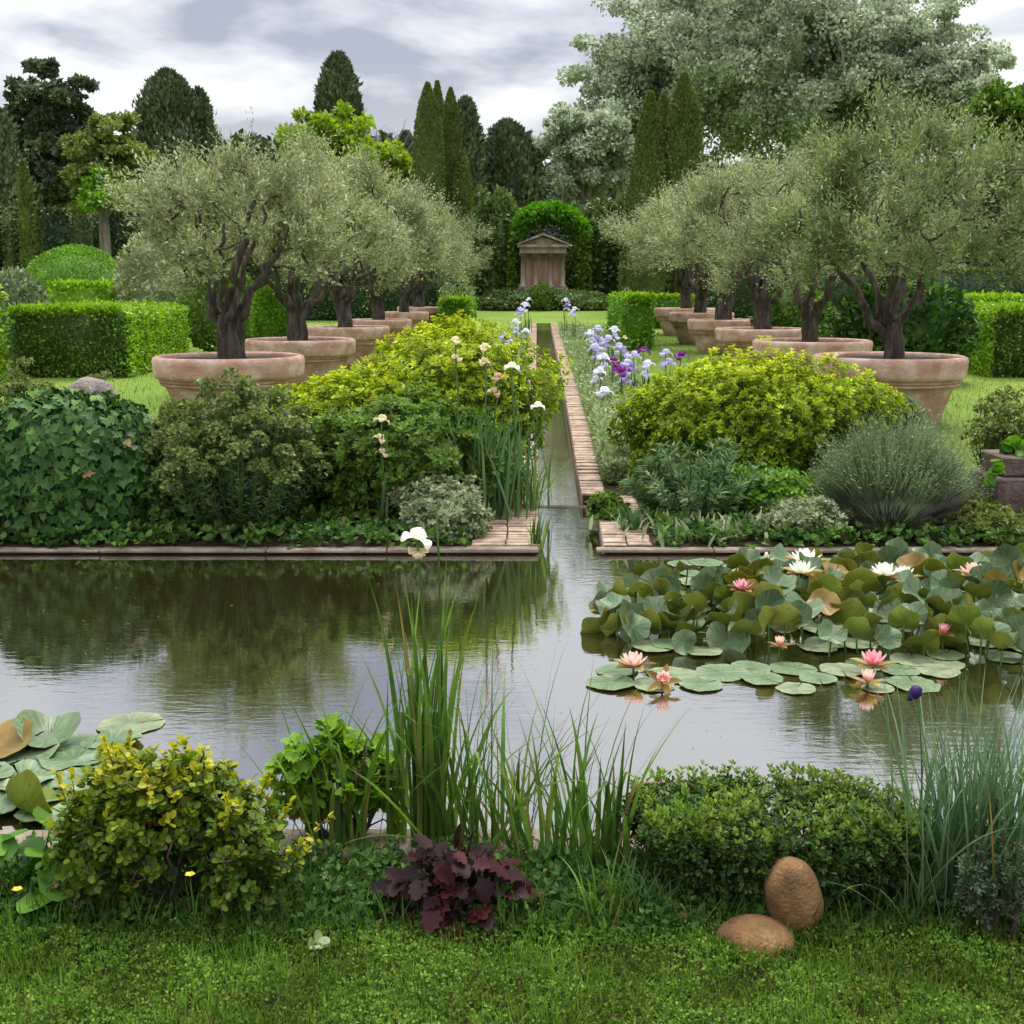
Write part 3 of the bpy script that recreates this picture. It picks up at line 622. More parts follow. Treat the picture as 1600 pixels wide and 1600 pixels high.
# ------------------------------------------------------------------ columns and cypresses
def column(name, label, px, ptop, pbot, wpx, d, key, n, size, prof, jag=.04, lump=.06, group=None, trunk=True, cat='tree'):
    c = at(px, ptop, d); g0 = gz(d); h = c[2] - g0; rx = wpx / 2 / FPX * d
    root = thing(name, label, cat, (c[0], d, g0), group=group); lu = Lump(lump, 3.)
    t = rnd(n) ** .9; a = uni(0, 6.28, n); pr = np.interp(t, *zip(*prof)) * rx
    q = np.stack([np.cos(a), np.sin(a), t * h / rx / 2.2], -1); pr = pr * lu(q) * (1 + jag * gauss(n))
    P = np.stack([np.cos(a) * pr, np.sin(a) * pr, t * h], -1)
    g = G(); D = np.stack([np.cos(a) * .5, np.sin(a) * .5, np.full(n, .9)], -1) + gauss(n, 3) * .35
    leaves(g, P, D, size * uni(.7, 1.4, n), .5, 'dia', N=np.stack([np.cos(a), np.sin(a), np.full(n, .3)], -1))
    tt = np.linspace(.02, .97, 14); cp = np.stack([np.interp(tt, *zip(*prof)) * rx * .84, tt * h], -1); lathe(g, np.concatenate([cp, [[.001, h * .975]]]), 12, .3)
    g.build('crown', M[key], root)
    if trunk:
        w = G(); tube(w, [(0, 0, -.05), (0, 0, h * .12)], rx * .18 + .03, rx * .14 + .02, 7); w.build('trunk', M['greybark'], root)
    return root
COL = [(0, .7), (.2, .9), (.45, 1), (.7, .97), (.82, .82), (.91, .55), (.97, .22), (1, .02)]
CYP = [(0, .5), (.1, .8), (.3, 1), (.5, .97), (.7, .88), (.85, .72), (.95, .42), (1, .06)]
CONE = [(0, 1), (.2, .95), (.5, .78), (.75, .5), (.9, .27), (1, .03)]
SLIM = [(0, .7), (.3, 1), (.6, .95), (.85, .6), (1, .05)]
TR = 'tightly clipped cypress columns'
column('clipped_column', 'widest clipped green cypress column, front of the left trio', 668, 131, 480, 45, 40, 'clipped', 16000, .08, COL, .015, .02, TR)
column('clipped_column', 'clipped cypress column partly hidden between its two neighbours', 683, 128, 480, 28, 42, 'clipped', 10000, .08, COL, .015, .02, TR)
column('clipped_column', 'slender clipped cypress column on the right of the left trio', 704, 139, 480, 34, 41, 'clipped', 13000, .08, COL, .015, .02, TR)
column('clipped_column', 'thin short clipped column leaning out at the right of the left trio', 722, 240, 480, 26, 40.5, 'clipped', 6000, .11, COL, .015, .02, TR)
TR2 = 'brownish clipped cypresses before the poplars'
column('clipped_column', 'broad brownish clipped cypress, left of the right trio', 1016, 146, 480, 78, 42, 'clipped', 12000, .12, CONE, .015, .03, TR2)
column('clipped_column', 'clipped cypress wedged behind the other two of the right trio', 1038, 150, 480, 44, 44, 'clipped', 9000, .12, COL, .015, .02, TR2)
column('clipped_column', 'tallest clipped cypress of the right trio, pointed top', 1070, 118, 480, 52, 42, 'clipped', 13000, .12, COL, .015, .02, TR2)
column('slim_cypress', 'slim young cypress rising before the tall dark hedge', 36, 254, 420, 20, 33, 'clipped', 2500, .12, SLIM, .03, .04)
column('slim_cypress', 'short stubby clipped column before the tall dark hedge', 52, 336, 420, 18, 33.5, 'buttress', 1800, .11, SLIM, .02, .03)
CY = 'dark cypresses on the skyline'
column('cypress_tree', 'flat-topped dark cypress standing alone, left of centre on the skyline', 528, 88, 420, 66, 56, 'cypress', 11000, .27, CYP, 0.11, 0.14, CY)
column('cypress_tree', 'broad dark cypress behind the light green trees, double topped', 262, 115, 420, 88, 60, 'cypress', 13000, .28, CYP, 0.15, 0.22, CY)
column('cypress_tree', 'narrow dark cypress at the right flank of the double-topped one', 310, 143, 420, 40, 61, 'cypress', 7000, .27, CYP, 0.14, 0.19, CY)
column('cypress_tree', 'dark cypress right behind the clipped column trio', 728, 158, 420, 46, 58, 'cypress', 9000, .27, CYP, 0.14, 0.19, CY)
column('cypress_tree', 'squat dark cypress nearest to the poplars', 792, 193, 420, 72, 60, 'cypress', 10000, .28, CYP, 0.14, 0.22, CY)
column('cypress_tree', 'small dark cypress just left of the clipped trio', 634, 212, 420, 40, 62, 'cypress', 5500, .28, CYP, 0.15, 0.20, CY)
column('cypress_tree', 'dark cypress cut off by the left picture edge', -18, 165, 420, 80, 52, 'cypress', 11000, .26, CYP, 0.21, 0.27, CY)

# ------------------------------------------------------------------ broadleaved trees
def broad_tree(name, label, px, ptop, pbot, wpx, d, key, nclu, per, size, cr=.18, trunkpx=None, group=None, seed=1, lowz=-.5, bark='greybark', limbs=7, shell=.6, pbase=None, ratio=.7, flat=.7, tr=.35):
    """px, ptop..pbot, wpx: extent of the crown in the photo; d: distance"""
    global rng; rng = np.random.default_rng(seed)
    ct = at(px, (ptop + pbot) / 2, d); rx = wpx / 2 / FPX * d; rz = (zat(ptop, d) - zat(pbot, d)) / 2
    tx = xat(trunkpx if trunkpx else px, pbot, d); g0 = gz(d)
    root = thing(name, label, 'tree', (tx, d, g0), group=group)
    C = np.array([ct[0] - tx, 0, ct[2] - g0]); r = np.array([rx, rx * .8, rz]); lu = Lump(.16, 1.8)
    dd = sphere_dirs(nclu, lowz, 1); rr = uni(shell, 1, nclu); cl = C + dd * r * (rr * lu(dd))[:, None]
    w = G(); P = []
    fork = np.array([0, 0, max(.5, C[2] - rz * .85)]); tube(w, curve((0, 0, -.1), (uni(-.05, .05) * rx, 0, fork[2] * .5), fork, 7), tr, tr * .7, 8)
    for k in range(limbs):
        a = k * 6.283 / limbs + uni(-.4, .4); el = uni(.5, 1.35); e = C + np.array([math.cos(a) * math.cos(el), math.sin(a) * math.cos(el) * .8, math.sin(el) - .3]) * r * .75
        c = curve(fork - [0, 0, uni(0, .2) * rz], fork * .5 + e * .5 + [0, 0, uni(0, .25) * rz], e, 12, .02 * rx); tube(w, c, tr * uni(.4, .6), tr * .1, 6); P.append(c)
    P = np.concatenate(P)
    for q in cl[np.argsort(np.linalg.norm(cl - fork, axis=1))]:
        s = P[int(np.argmin(np.linalg.norm(P - q, axis=1) + .4 * np.maximum(0, P[:, 2] - q[2])))]
        c = curve(s, (s + q) / 2 + [0, 0, .03 * rz], q, 5, .01 * rx); tube(w, c, tr * .12, tr * .03, 4); P = np.concatenate([P, c[2:]])
    n = len(cl) * per; sd = sphere_dirs(n); rad = cr * rx * np.repeat(uni(.6, 1.35, len(cl)), per) * rnd(n) ** .4
    lp = np.repeat(cl, per, 0) + sd * rad[:, None] * [1, 1, flat]
    g = G(); tt = np.repeat(uni(-.15, .15, len(cl)), per)
    leaves(g, lp, sd + gauss(n, 3) * .8, size * uni(.6, 1.3, n), ratio, 'dia', N=sd + [0, 0, .5], spread=.8, T=np.clip(.45 + .25 * gauss(n) + tt, 0, 1))
    w.build('trunk', M[bark], root); g.build('crown', M[key], root)
    return root
PO = 'silvery poplars behind the right row'
broad_tree('poplar_tree', 'huge silvery poplar towering over the right row of olives', 1205, -110, 290, 500, 66, 'poplar', 760, 230, .21, .105, group=PO, seed=5, tr=.6, limbs=11, trunkpx=1310, shell=.2, lowz=-.95)
broad_tree('poplar_tree', 'lower silvery poplar at the left end of the poplars, over the arch', 915, 150, 330, 160, 60, 'poplar', 140, 250, .21, 0.184, group=PO, seed=6, tr=.3, shell=.2, lowz=-.9)
broad_tree('poplar_tree', 'silvery poplar crown on the right shoulder of the huge one', 1420, -10, 270, 260, 63, 'poplar', 200, 250, .21, 0.149, group=PO, seed=7, tr=.4, shell=.25, lowz=-.8)
broad_tree('poplar_tree', 'small silvery poplar top standing apart against the sky at right', 1510, 62, 260, 120, 61, 'poplar', 70, 180, .26, .2, group=PO, seed=8, tr=.3, shell=.3)
broad_tree('poplar_tree', 'silvery poplar mass between the left poplar and the huge one', 990, 40, 320, 220, 68, 'poplar', 190, 250, .21, 0.161, group=PO, seed=12, tr=.4, shell=.25, lowz=-.9)
broad_tree('broadleaved_tree', 'green leafy tree cut off by the right picture edge', 1610, 85, 280, 190, 52, 'green', 120, 190, .25, .17, seed=9, tr=.3, shell=.3, lowz=-.9)
broad_tree('lime_tree', 'fresh lime green tree below the lone flat-topped cypress', 510, 175, 320, 130, 44, 'limetree', 110, 130, .19, .18, seed=10, shell=.3, tr=.2)
broad_tree('lime_tree', 'low lime green treetop right of the fresh lime tree', 600, 218, 330, 120, 45, 'limetree', 80, 130, .19, .18, seed=13, shell=.3, tr=.2)
broad_tree('conifer_tree', 'large dark spreading cypress with gaps, left of the skyline', 84, 84, 340, 140, 58, 'cypress', 190, 180, .27, .15, seed=14, shell=.15, tr=.35, lowz=-.95, flat=.5)
broad_tree('conifer_tree', 'small dark spire beside the large spreading cypress', 138, 135, 320, 40, 59, 'cypress', 60, 140, .24, .32, seed=15, shell=.1, tr=.15, lowz=-.95, flat=.6)
broad_tree('young_tree', 'light olive-green layered tree before the dark skyline trees', 168, 165, 350, 150, 34, 'lighttree', 120, 110, .14, .17, seed=16, shell=.3, trunkpx=160, tr=.13, flat=.35, lowz=-.9)
broad_tree('young_tree', 'bright green low crown on the forked trunk by the tall hedge', 185, 268, 340, 110, 33, 'topiary', 55, 110, .13, .2, seed=17, shell=.3, trunkpx=165, tr=.11, flat=.4)
def bare_tree():
    global rng; rng = np.random.default_rng(18)
    b = at(595, 260, 47); root = thing('bare_tree', 'leafless twiggy tree against the sky left of the clipped trio', 'tree', (b[0], 47, gz(47))); w = G()
    h = zat(168, 47) - gz(47); tube(w, [(0, 0, -.1), (.1, 0, h * .6)], .12, .08, 6)
    for k in range(26):
        a = uni(-1.1, 1.1); s = np.array([.1 + uni(-.05, .05), uni(-.3, .3), h * uni(.5, .62)]); e = s + np.array([math.sin(a) * h * .32, uni(-.4, .4), math.cos(a) * h * uni(.25, .42)])
        c = curve(s, (s + e) / 2 + [0, 0, .1], e, 6, .05); tube(w, c, .035, .008, 4)
        for q in range(3): tube(w, curve(c[3], c[3] + [uni(-.2, .2), 0, .3], c[3] + [uni(-.5, .5), uni(-.2, .2), uni(.4, .9)], 4, .03), .014, .005, 3)
    w.build('trunk', M['greybark'], root)
bare_tree()
def far_woods():
    global rng; rng = np.random.default_rng(19)
    g = G()
    for x0, x1, d, top in ((-250, 830, 85, 215), (780, 1850, 90, 255)):
        n = 26000; px = uni(x0, x1, n); lu = np.interp(px, np.linspace(x0, x1, 40), top + gauss(40) * 14); zt = np.array([zat(a, d) for a in lu])
        z = 1.2 + (zt - 1.2) * rnd(n) ** .7; x = (px - 800) / FPX * d
        P = np.stack([x, d + uni(-1, 1, n) * 2 + (z - 1.2) * .3, z], -1); leaves(g, P, gauss(n, 3) + [0, -.5, .5], .55 * uni(.6, 1.3, n), .7, N=np.broadcast_to([0, -1, .7], (n, 3)))
        g.box(((x0 - 800) / FPX * d, d + 3, .9), ((x1 - 800) / FPX * d, d + 9, zat(top + 25, d)), .2)
    tag(g.build('far_woods', M['wood']), 'far belt of dark woodland closing the garden', 'woods', kind='stuff')
far_woods()

# ------------------------------------------------------------------ the arch, its wall of climbers and the small temple front
def arch_and_shrine():
    global rng; rng = np.random.default_rng(23)
    d = 44.6; g0 = gz(d)
    def mass(name, label, px0, px1, ptop, dd, key, n, size):
        c = at((px0 + px1) / 2, 460, dd); root = thing(name, label, 'climber' if 'climb' in label else 'shrub', (c[0], dd, gz(dd)))
        w = (px1 - px0) / FPX * dd; h = zat(ptop, dd) - gz(dd); g = G(); lu = Lump(.1, 1.1)
        for k in range(5):
            cc = np.array([((k / 4) - .5) * .66 * w if n > 3500 else uni(-.3, .3) * w, uni(-.3, .3), h * (uni(.22, .34) if k % 2 == 0 else uni(.5, .62))]); r = np.array([w * .30, .8, h * .40]); blob(g, cc, r, None, .82, 14, 9, -.9)
            m = n // 5; z = sphere_dirs(m, -.8, 1); P = cc + z * r * (uni(.85, 1.08, m) * lu(z * 2))[:, None]; P[:, 2] = np.abs(P[:, 2])
            leaves(g, P, z * .6 + gauss(m, 3) * .6, size * uni(.7, 1.3, m), .65, 'dia', N=z + [0, 0, .4])
        g.build('foliage', M[key], root)
    mass('evergreen_shrub', 'dark tangled shrub left of the leafy arch', 722, 815, 300, 45, 'vine', 9000, .2)
    mass('evergreen_shrub', 'dark tangled shrub right of the leafy arch', 898, 1010, 292, 45.5, 'vine', 10000, .2)
    mass('evergreen_shrub', 'dark foliage closing the view behind the shrine', 790, 915, 335, 47, 'hedgefar', 8000, .2)
    c = at(857, 455, d); root = thing('leafy_arch', 'bright green leafy arch over the wooden shrine', 'arch', (c[0], d, g0)); g = G(); gd = G()
    w = 52 / FPX * d * .98; hs = zat(372, d) - g0; top = zat(319, d) - g0; n = 9000
    a = uni(0, math.pi, n); sd = sphere_dirs(n); th = .30
    P = np.stack([np.cos(a) * w, np.zeros(n), hs + np.sin(a) * (top - hs - th)], -1) + sd * [th * .9, .7, th * 1.0] * uni(.8, 1.1, n)[:, None]
    leaves(g, P, sd * .6 + gauss(n, 3) * .5 + [0, 0, .3], .17 * uni(.7, 1.3, n), .6, N=sd + [0, 0, .6]); g.build('arch_top', M['archleaf'], root)
    n = 5000
    for s in (-1, 1):
        sd = sphere_dirs(n); P = np.stack([np.full(n, s * w) + sd[:, 0] * th * .75, sd[:, 1] * .7, hs * rnd(n) * 1.05], -1)
        leaves(gd, P, sd * .6 + gauss(n, 3) * .5, .17 * uni(.7, 1.3, n), .6, N=sd + [0, 0, .4])
    gd.build('arch_leg', M['green'], root)
    wd = G()
    for s in (-1, 1): tube(wd, [(s * w, 0, -.1), (s * w, 0, hs)], .06, .05, 6)
    tube(wd, np.stack([np.cos(np.linspace(0, math.pi, 14)) * w, np.zeros(14), hs + np.sin(np.linspace(0, math.pi, 14)) * (top - hs - th)], -1), .05, .05, 6); wd.build('arch_frame', M['darkbark'], root)
    mass('low_evergreens', 'low dark plants along the foot of the shrine', 765, 950, 455, 42.9, 'vine', 8000, .12)
    # small temple front
    ds = 43.6; b = at(848, 449, ds); s = ds / FPX; z0 = b[2]
    root = thing('garden_shrine', 'small weathered temple front with pediment and columns under the leafy arch', 'shrine', (b[0], ds, z0))
    W = 33 * s; H = (449 - 398) * s
    g = G(); g.box((-W - .12, -.45, gz(ds) - z0 - .1), (W + .12, .5, .0)); g.build('plinth', M['shrine'], root, False)
    g = G(); g.box((-W, 0, .0), (W, .4, H)); g.build('wall', M['shrinedark'], root, False)
    for x in (-.92, -.34, .34, .92):
        g = G(); lathe(g, [(.0, .0), (.15, .0), (.15, .06), (.085, .09), (.08, H * .5), (.07, H - .12), (.14, H - .06), (.14, H - .002)], 14)
        g.build('column', M['shrine'], root, loc=(x * W, -.05, 0))
    g = G(); g.box((-.27 * W, -.045, .0), (.27 * W, -.003, H * .8)); dr = g.build('door', M['shrinedark'], root, False)
    g = G(); g.box((-W - .06, -.34, H), (W + .06, .42, H + .20)); g.box((-W - .14, -.42, H + .202), (W + .14, .42, H + .30)); g.build('entablature', M['shrine'], root, False)
    g = G(); zp = H + .302; hp = 13 * s; ww = W + .20
    def prism(pts, y0, y1):
        n = len(pts); V = [(x, y0, z) for x, z in pts] + [(x, y1, z) for x, z in pts]
        g.add(V, [np.array([list(range(n))]), np.array([list(range(2 * n - 1, n - 1, -1))]), np.array([(i, n + i, n + (i + 1) % n, (i + 1) % n) for i in range(n)])])
    prism([(-ww + .12, zp), (ww - .12, zp), (0, zp + hp - .05)], -.30, .4); g.build('pediment', M['shrine'], root, False)
    g = G()
    prism([(-ww, zp), (-ww + .10, zp - .002), (0, zp + hp), (0, zp + hp + .10)], -.46, .42); prism([(ww - .10, zp - .002), (ww, zp), (0.001, zp + hp + .10), (0.001, zp + hp)], -.46, .42); g.build('roof_cornice', M['shrine'], root, False)
arch_and_shrine()

# ------------------------------------------------------------------ far bank planting
def shoots(name, label, cat, px, pbot, ptop, wpx, d, key, tips, k, size, amp=.12, freq=2.2, ratio=.5, tpl='leaf', young=.0, ry=None, tmean=.5, seed=None, group=None, hk=.42, under=2.2, base=None):
    """a shrub whose surface is made of leafy shoot tips; inside shoots reach back towards the stems"""
    global rng
    if seed is not None: rng = np.random.default_rng(seed)
    c0 = at(px, pbot, d); g0 = gz(d) if base is None else base; h = zat(ptop, d) - g0; rx = wpx / 2 / FPX * d
    root = thing(name, label, cat, (c0[0], d, g0), group=group)
    cz = h * hk; r = np.array([rx, ry if ry else rx * .75, h - cz]); lu = Lump(amp, freq); lu2 = Lump(amp * .7, freq * 4.5)
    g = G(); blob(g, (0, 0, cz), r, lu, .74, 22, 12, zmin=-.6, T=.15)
    for j, (sh, m) in enumerate(((1., tips), (.9, int(tips * .9)), (.8, int(tips * .6)))):
        z = sphere_dirs(m, max(-.9, -cz / r[2]), 1); f = lu(z) * lu2(z) * sh * uni(.95, 1.04, m)
        P = np.array([0, 0, cz]) + z * r * f[:, None]; q = P[:, 2] > .01; P, z = P[q], z[q]
        A = nrm(nrm(z / r) + [0, 0, .55] + gauss(len(P), 3) * .3)
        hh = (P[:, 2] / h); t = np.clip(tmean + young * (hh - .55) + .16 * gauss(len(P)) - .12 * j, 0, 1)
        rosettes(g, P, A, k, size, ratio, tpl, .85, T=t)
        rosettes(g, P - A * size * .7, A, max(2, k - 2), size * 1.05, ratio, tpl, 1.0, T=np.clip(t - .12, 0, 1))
    g.build('foliage', M[key], root)
    w = G()
    for q in range(10):
        a = uni(0, 6.28); e = np.array([math.cos(a) * r[0] * uni(.3, .8), math.sin(a) * r[1] * uni(.3, .8), cz * uni(.7, 1.3)])
        tube(w, curve((math.cos(a) * .05, math.sin(a) * .05, -.03), e * [.35, .35, .8], e, 6, .012), .016, .006, 5)
    w.build('stems', M['darkbark'], root)
    return root
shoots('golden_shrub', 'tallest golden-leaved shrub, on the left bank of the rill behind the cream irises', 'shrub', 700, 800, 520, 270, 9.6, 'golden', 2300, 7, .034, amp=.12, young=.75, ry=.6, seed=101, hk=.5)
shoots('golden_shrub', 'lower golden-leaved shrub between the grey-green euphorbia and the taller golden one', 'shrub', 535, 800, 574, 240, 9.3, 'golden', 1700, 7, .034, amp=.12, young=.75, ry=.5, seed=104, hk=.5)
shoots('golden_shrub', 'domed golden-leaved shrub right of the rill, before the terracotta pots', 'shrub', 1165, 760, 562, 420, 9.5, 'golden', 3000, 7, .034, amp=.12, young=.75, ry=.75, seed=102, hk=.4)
shoots('rose_bush', 'loose mid-green bush by the far kerb carrying one cream flower', 'bush', 615, 850, 622, 310, 8.4, 'green', 1300, 6, .045, amp=.2, young=.6, ry=.42, seed=103, tmean=.5)
def euphorbia(name, label, px, pbot, ptop, wpx, d, key, nst, seed, size=.055, head=True, spread=.5):
    global rng; rng = np.random.default_rng(seed)
    c0 = at(px, pbot, d); g0 = gz(d); h = zat(ptop, d) - g0; rx = wpx / 2 / FPX * d
    root = thing(name, label, 'plant', (c0[0], d, g0)); g = G(); w = G(); hd = G()
    az = uni(0, 6.28, nst); rr = np.sqrt(rnd(nst)); e = np.stack([np.cos(az) * rx * rr, np.sin(az) * min(rx, .5) * rr, h * (1 - .45 * rr ** 2) * uni(.62, 1.04, nst)], -1)
    b = e * [spread * .5, spread * .5, 0]
    for i in range(nst):
        c = curve(b[i] - [0, 0, .02], (b[i] * .4 + e[i] * .6) * [1, 1, .6], e[i], 12, .004); tube(w, c, .007, .004, 4)
        q = np.repeat(c[2:], 9, 0) + gauss(90, 3) * .006; ax = nrm(np.repeat(np.gradient(c, axis=0)[2:], 9, 0)); sd = nrm(np.cross(ax, gauss(90, 3)))
        leaves(g, q, ax * .55 + sd, size * uni(.7, 1.2, 90) * (1 if True else 1), .2, 'dia', N=ax, T=np.clip(.4 + .2 * gauss(90) + np.linspace(-.15, .2, 90), 0, 1))
        if head:
            m = 26; s = sphere_dirs(m, -.2, 1); rosettes(hd, c[-1] + s * [.05, .05, .045], s + [0, 0, .3], 3, .032, .7, 'dia', .8)
    w.build('stems', M['weed'], root); g.build('foliage', M[key], root)
    if head: hd.build('flower_heads', M['euphorbia'], root)
    return root
euphorbia('euphorbia', 'tall grey-green euphorbia clump before the nearest left pot', 375, 850, 590, 280, 7.9, 'euphblue', 210, 111)
euphorbia('euphorbia', 'euphorbia at the left edge above the ivy mound', 30, 650, 556, 120, 9.6, 'euphorbia', 45, 112)
euphorbia('euphorbia', 'small euphorbia sprig between the stone and the lawn', 160, 640, 585, 45, 9.4, 'euphblue', 14, 113)
euphorbia('euphorbia', 'blue-green euphorbia by the right brick edge without flower heads', 1090, 830, 690, 240, 8.3, 'euphblue', 80, 114, size=.075, head=False)
euphorbia('euphorbia', 'euphorbia at the right edge above the dark stone trough', 1570, 720, 605, 110, 9.0, 'euphorbia', 45, 115)
euphorbia('euphorbia', 'blue-green spiky rosette plant before the nearest right pot', 1405, 690, 622, 80, 9.6, 'euphblue', 30, 116, size=.09, head=False)
def ivy_mound():
    global rng; rng = np.random.default_rng(121)
    d = 7.95; c0 = at(105, 850, d); g0 = gz(d); h = zat(612, d) - g0; rx = 150 / FPX * d
    root = thing('ivy_mound', 'mound of dark glossy ivy at the left end of the far bank', 'ivy', (c0[0], d, g0)); g = G(); cz = h * .40; r = np.array([rx, .48, h - cz]); lu = Lump(.10, 2.2)
    blob(g, (0, 0, cz), r, lu, .86, 24, 14, -.66, T=.1)
    for sh, n in ((1.0, 2300), (.93, 1700)):
        z = sphere_dirs(n, -.7, 1); P = np.array([0, 0, cz]) + z * r * (lu(z) * sh * uni(.94, 1.05, n))[:, None]; P[:, 2] = np.maximum(P[:, 2], .01)
        nn = nrm(z / r); D = np.cross(nn, gauss(n, 3)) * .6 + np.array([0, 0, -.7]) + nn * .25
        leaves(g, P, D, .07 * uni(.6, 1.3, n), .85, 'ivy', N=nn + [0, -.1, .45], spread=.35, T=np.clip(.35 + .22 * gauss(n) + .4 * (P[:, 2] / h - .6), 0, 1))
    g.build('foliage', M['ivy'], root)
    w = G()
    for k in range(8): a = uni(0, 6.28); tube(w, curve((0, 0, 0), (math.cos(a) * .2, math.sin(a) * .15, h * .3), (math.cos(a) * rx * .7, math.sin(a) * .3, h * .5), 6, .01), .02, .008, 5)
    w.build('stems', M['darkbark'], root)
    p = at(142, 625, 8.3); g = G(); blob(g, (0, 0, 0), (.165, .14, .15), Lump(.07, 2.5), 1., 28, 18, -.95)
    tag(g.build('boulder', M['rock'], loc=p), 'brown lichen-spotted stone resting in the top of the ivy mound', 'stone')
ivy_mound()
def lavender(name, label, px, pbot, ptop, wpx, d, seed, n=4200):
    global rng; rng = np.random.default_rng(seed)
    c0 = at(px, pbot, d); g0 = gz(d); h = zat(ptop, d) - g0; rx = wpx / 2 / FPX * d; root = thing(name, label, 'shrub', (c0[0], d, g0))
    z = sphere_dirs(n, .10, 1); z = z[(z[:, 1] > -.2) | (z[:, 2] > .42)]; n = len(z); e = z * [rx, .55, h]; b = e * uni(.35, .6, n)[:, None]; lu = Lump(.16, 3.2); L = np.linalg.norm(e - b, axis=1) * uni(.75, 1.12, n) * lu(z)
    b[:, 2] += .03; az = np.arctan2(z[:, 1], z[:, 0]) + gauss(n) * .25; lean = np.arccos(np.clip(nrm(e)[:, 2], -1, 1)) * uni(.75, 1, n)
    g = G(); blob(g, (0, 0, .05), (rx * .55, .3, h * .52), Lump(.08, 2.), 1., 18, 10, -.05, .2)
    c = blades(g, b, az, L, lean, gauss(n) * .15 - lean * .35, uni(.006, .010, n), 4)
    m = n * 3; q = c[:, 2:5].reshape(-1, 3); leaves(g, q, gauss(len(q), 3) * .5 + np.repeat(nrm(e), 3, 0), .03, .22)
    g.build('foliage', M['lavender'], root)
    n = 2600; z = sphere_dirs(n, -.05, .6); k = z[:, 1] < .5; z = z[k]; n = len(z); b = z * [rx * .2, .15, 0] + [0, 0, .0]
    w = G(); blades(w, b, np.arctan2(z[:, 1], z[:, 0]), np.linalg.norm(z * [rx, .5, h], axis=1) * uni(.7, .9, n), np.arccos(z[:, 2]) * .95, gauss(n) * .2, uni(.005, .009, n), 5)
    w.build('stems', M['greytwig'], root)
lavender('lavender_bush', 'grey-green feathery dome with woody grey underside before the right hedge', 1385, 858, 668, 290, 8.0, 131)
shoots('variegated_shrub', 'small cream-edged shrub on the far kerb left of the rill', 'shrub', 688, 852, 752, 150, 7.8, 'variegated', 420, 5, .035, amp=.16, seed=132, ry=.28, tmean=.45)
shoots('variegated_shrub', 'small cream-edged shrub on the far kerb before the lavender', 'shrub', 1252, 858, 782, 128, 7.75, 'variegated', 380, 5, .032, amp=.14, seed=133, ry=.25, tmean=.45)
shoots('fern_shrub', 'fresh green leafy plant between the euphorbia and the lavender', 'plant', 1190, 830, 735, 140, 8.25, 'topiary', 350, 5, .05, amp=.2, seed=134, ry=.3, tmean=.3)
shoots('leafy_plant', 'small green plant hanging over the right corner of the rill', 'plant', 948, 806, 776, 52, 8.3, 'green', 90, 5, .045, amp=.15, seed=135, ry=.12)
shoots('leafy_plant', 'dark leafy plant filling the gap between the ivy mound and the tall euphorbia', 'plant', 258, 850, 700, 110, 7.9, 'ivy', 260, 5, .05, amp=.15, seed=137, ry=.2)
shoots('yellow_herb', 'yellow-green herb at the foot of the dark stone trough', 'plant', 1535, 858, 780, 90, 7.7, 'lighttree', 260, 5, .03, amp=.15, seed=136, ry=.2)
def strappy(name, label, px, pbot, d, n, L, spread, key, seed, width=.02, cat='plant', droop=(.2, .9), lean=.35, base=None, basew=.05, kink=0., K=7, face=None):
    global rng; rng = np.random.default_rng(seed)
    p = at(px, pbot, d); g0 = gz(d) if base is None else base; root = thing(name, label, cat, (p[0], d, g0)); g = G()
    a = uni(0, 6.28, n) if face is None else face + gauss(n) * .7
    b = np.stack([gauss(n) * basew, gauss(n) * basew * .6, np.zeros(n)], -1)
    blades(g, b, a, uni(L * .55, L, n), np.abs(gauss(n)) * lean, uni(*droop, n) * spread, width * uni(.6, 1.2, n), K, kink=kink)
    g.build('leaves', M[key], root); return root
strappy('variegated_hosta', 'low plant with white-edged strap leaves on the right kerb', 1110, 858, 7.75, 150, .19, 1.3, 'variegated', 141, .03, basew=.22, lean=.6)
strappy('iris_foliage', 'tall strap-leaved iris clump on the left bank beside the rill', 755, 800, 8.3, 130, .85, .5, 'iris', 142, .022, basew=.10, lean=.22)
strappy('arching_grass', 'bright arching grass spilling over the left brick edge', 815, 815, 8.6, 130, .65, 1.5, 'green', 143, .010, basew=.08, lean=.5, droop=(.5, 1.6))
strappy('water_plant', 'little yellow-green tuft in the mouth of the rill', 840, 862, 7.5, 26, .28, .5, 'reed', 144, .014, basew=.02, lean=.2, base=WATER)
strappy('dry_tuft', 'dark spiky tuft on the right brick edge', 985, 842, 7.9, 60, .22, 1., 'iris', 145, .014, basew=.04, lean=.7)

